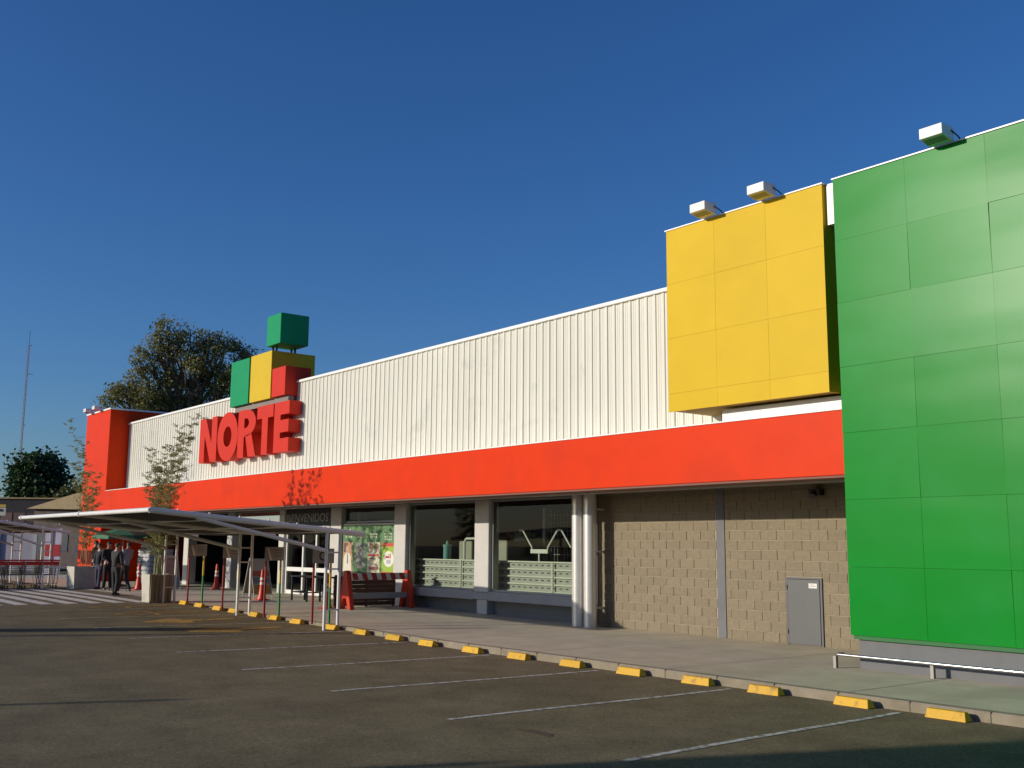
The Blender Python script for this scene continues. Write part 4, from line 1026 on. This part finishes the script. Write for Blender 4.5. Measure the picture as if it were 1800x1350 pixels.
# long dark low building and lilac white wall across the street
def slab(name, pa, pb_, dist0, dist1, z0, z1, dep, material, label, cat, extra=None):
    a = far(*pa, dist0); b = far(*pb_, dist1); a.z = b.z = 0
    ex = (b-a); L = ex.length; ex.normalize(); ey = Vector((-ex.y, ex.x, 0)); 
    if ey.dot(cf) < 0: ey = -ey
    t = thing(name, tuple((a+b)/2), label, cat)
    def P(u, v, z): return tuple(a+ex*u+ey*v+Vector((0, 0, z)))
    def bx(nm, u0, u1, v0, v1, w0, w1, m_):
        mb = MB(); mb.v += [P(u0, v0, w0), P(u1, v0, w0), P(u1, v1, w0), P(u0, v1, w0), P(u0, v0, w1), P(u1, v0, w1), P(u1, v1, w1), P(u0, v1, w1)]
        mb.f += [(0, 3, 2, 1), (4, 5, 6, 7), (0, 1, 5, 4), (1, 2, 6, 5), (2, 3, 7, 6), (3, 0, 4, 7)]; return mb.build(nm, m_, t)
    bx('wall', 0, L, 0, dep, z0, z1, material)
    if extra: extra(bx, L)
    return t
def dk_extra(bx, L):
    bx('parapet', -.1, L+.1, -.1, .4, 5.3, 5.42, mat('tan_roof', ()))
    for k in range(9): bx('window', L*(.45+.06*k), L*(.45+.06*k)+.9, -.02, .0, 3.1, 4.2, mat('brownish_pane', (.14, .08, .07), .5, rand=.5))
slab('dark_building', (-260, 900), (118, 905), 100, 93, 0, 5.3, 6, mat('dark_fascia', (.035, .03, .035), .8, var=.4, vscale=.8), 'dark low building with flat roof across the street', 'building', dk_extra)
def lw_extra(bx, L):
    n_ = int(L/2.4)
    for k in range(n_+1): bx('post', k*L/n_-.1, k*L/n_+.1, -.12, -.01, 0, 2.7, mat('wall_post', (.42, .42, .42), .6))
slab('boundary_wall', (-260, 945), (64, 945), 82, 76, 0, 2.75, .2, mat('lilac_wall', (.33, .31, .36), .8, var=.1), 'pale lilac wall with posts behind the shopping carts', 'wall', lw_extra)
# banner
bp = far(93, 960, 56); bn = thing('banner', (bp.x, bp.y, .1), 'upright red, white and pale blue banner behind the shopping carts', 'banner')
def bb(u0, u1, w0, w1, m_, nm, d=0.):
    mb = MB(); ex = Vector((cr.x, cr.y, 0)).normalized(); ey = Vector((-ex.y, ex.x, 0))
    def P(u, v, z): return tuple(Vector((bp.x, bp.y, 0))+ex*u+ey*v+Vector((0, 0, z)))
    mb.v += [P(u0, -.01-d, w0), P(u1, -.01-d, w0), P(u1, .01-d, w0), P(u0, .01-d, w0), P(u0, -.01-d, w1), P(u1, -.01-d, w1), P(u1, .01-d, w1), P(u0, .01-d, w1)]
    mb.f += [(0, 3, 2, 1), (4, 5, 6, 7), (0, 1, 5, 4), (1, 2, 6, 5), (2, 3, 7, 6), (3, 0, 4, 7)]; mb.build(nm, m_, bn)
bb(-.36, .36, .3, 2.5, mat('banner_pale', (.50, .54, .66), .6), 'cloth')
bb(-.36, .36, 1.2, 1.75, mat('banner_red', (.42, .03, .04), .6), 'red_block', .022); bb(-.30, .30, .75, .95, mat('banner_red', ()), 'red_block', .022)
bb(-.02, .02, .3, 2.5, M_dark2, 'fold_line', .022); bb(-.40, -.37, .1, 2.55, M_pier, 'pole'); bb(.37, .40, .1, 2.55, M_pier, 'pole')
bb(-.45, -.41, .1, .14, M_pier, 'foot'); bb(.41, .45, .1, .14, M_pier, 'foot')
# small yellow sign at the frame's edge
sp_ = far(0, 896, 92); ss_ = thing('roof_sign', (sp_.x, sp_.y, 0), 'small yellow and white sign on a post over the dark building', 'sign')
exs = Vector((cr.x, cr.y, 0)).normalized()
def sgq(u0, u1, w0, w1, m_, nm, d):
    mb = MB(); eys = Vector((cf.x, cf.y, 0)).normalized(); o = Vector((sp_.x, sp_.y, 0))
    P = lambda u, v, z: tuple(o+exs*u+eys*v+Vector((0, 0, z)))
    mb.v += [P(u0, -d, w0), P(u1, -d, w0), P(u1, -d+.04, w0), P(u0, -d+.04, w0), P(u0, -d, w1), P(u1, -d, w1), P(u1, -d+.04, w1), P(u0, -d+.04, w1)]
    mb.f += [(0, 3, 2, 1), (4, 5, 6, 7), (0, 1, 5, 4), (1, 2, 6, 5), (2, 3, 7, 6), (3, 0, 4, 7)]; mb.build(nm, m_, ss_)
zc = sp_.z
sgq(-.5, .5, zc-.45, zc+.4, mat('sign_cream', (.5, .48, .4), .6), 'board', .1); sgq(-.5, .5, zc+.2, zc+.4, mat('sign_yel', (.55, .36, .04), .6), 'band', .145); sgq(-.06, .22, zc-.12, zc+.06, M_black, 'mark', .145); sgq(-.06, .06, 0, zc-.45, M_black, 'post', .08)
# radio mast with stays
ma = far(36, 800, 170); mt0 = Vector((ma.x, ma.y, 0)); hm = far(50, 575, 170).z
ms_ = thing('radio_mast', tuple(mt0), 'thin lattice radio mast standing far behind the round tree', 'mast')
mb = MB(); s = .13
cor = [Vector((s, 0, 0)), Vector((-s*.5, s*.87, 0)), Vector((-s*.5, -s*.87, 0))]
for c in cor: mb.tube(mt0+c, mt0+c+Vector((0, 0, hm*.93)), .028, n=4)
z = .5; k = 0
while z < hm*.92:
    for i in range(3): mb.tube(mt0+cor[i]+Vector((0, 0, z)), mt0+cor[(i+1) % 3]+Vector((0, 0, z+.7)), .014, n=3)
    z += .7
mb.build('lattice', mat('mast_paint', (.20, .12, .11), .6), ms_)
MB().tube(mt0+Vector((0, 0, hm*.93)), mt0+Vector((0, 0, hm)), .03, n=5).build('antenna_tip', M_dark2, ms_)
mb = MB()
for zz, w in ((.93, .5), (.80, .9), (.57, .4)): mb.tube(mt0+Vector((0, 0, hm*zz)), mt0+exs*w+Vector((0, 0, hm*zz)), .04, n=4)
mb.build('antenna_arm', M_dark2, ms_)
# overhead wires at the far left
for k, (pya, pyb, lab) in enumerate(((835, 838, 'upper overhead wire beyond the dark building'), (862, 866, 'lower overhead wire beyond the dark building'))):
    a = far(-200, pya-6, 120); b = far(40, pyb, 118); mb = MB(); pts = [tuple(a.lerp(b, i/10)-Vector((0, 0, .5*math.sin(math.pi*i/10)))) for i in range(11)]
    w = thing('overhead_wire', pts[0], lab, 'wire'); mb.path(pts, .018, 4).build('cable', M_black, w)
    up = MB().tube((b.x, b.y, 0), (b.x, b.y, b.z+.3), .12, n=8).build('pole', M_bark, w)

# ------------------------------------------------------------------ what stands outside the frame and shades the lot
def steel_pole(x, y, h, label, r=.07, plate=0.):
    t = thing('steel_pole' if not plate else 'shadow_pylon', (x, y, zl(x)), label, 'pole' if not plate else 'pylon')
    MB().tube((x, y, zl(x)), (x, y, h), r, r*.7, n=10).build('pole', M_pier, t, smooth=True)
    MB().lathe([(r*2.4, 0), (r*2.4, .03), (r*1.2, .05)], (x, y, zl(x)), 12).build('base_plate', M_pier, t)
    if plate: MB().box(x-plate/2, x+plate/2, y-.12, y+.12, 1.2, h-.1).build('shadow_box', M_signgrey, t, bevel=.02)  # unseen broad box, added to throw the wide shadow band over the lot
tl = .28   # drop of the sun rays per metre in y
def base_for(tip, h): dy = (h+.12)/tl; return tip[0]-LX*dy, tip[1]-dy
for (tip, h, lab, r, pl) in (((-13.5, 5.4), 6.0, 'slim steel pole in the open lot, the shorter one', .10, 0), ((-19.2, 15.4), 8.2, 'tall steel pole in the open lot', .13, 0), ((-22.4, 10.9), 7.4, 'broad grey pylon out of view, added for its wide shadow on the lot', .14, .75), ((-8.0, 6.2), 5.0, 'short steel pole by the neighbouring building', .12, 0)):
    bx_, by_ = base_for(tip, h); steel_pole(bx_, by_, h, lab, r, pl)
nb = thing('neighbouring_building', (0, -26, 0), 'plain rendered building facing the store across the lot', 'building')
MB().box(-16.8, 30, -32, -15.2, -.2, 7.35).build('wall', mat('neighbour_wall', (.42, .38, .32), .9, var=.1, vscale=1), nb)
MB().box(-16.95, 30.1, -32.1, -15.05, 7.36, 7.5).build('coping', M_pier, nb)
for k in range(6): MB().box(-13+k*6, -11+k*6, -15.19, -15.14, 1.2, 2.8).build('window', mat('house_window', ()), nb)
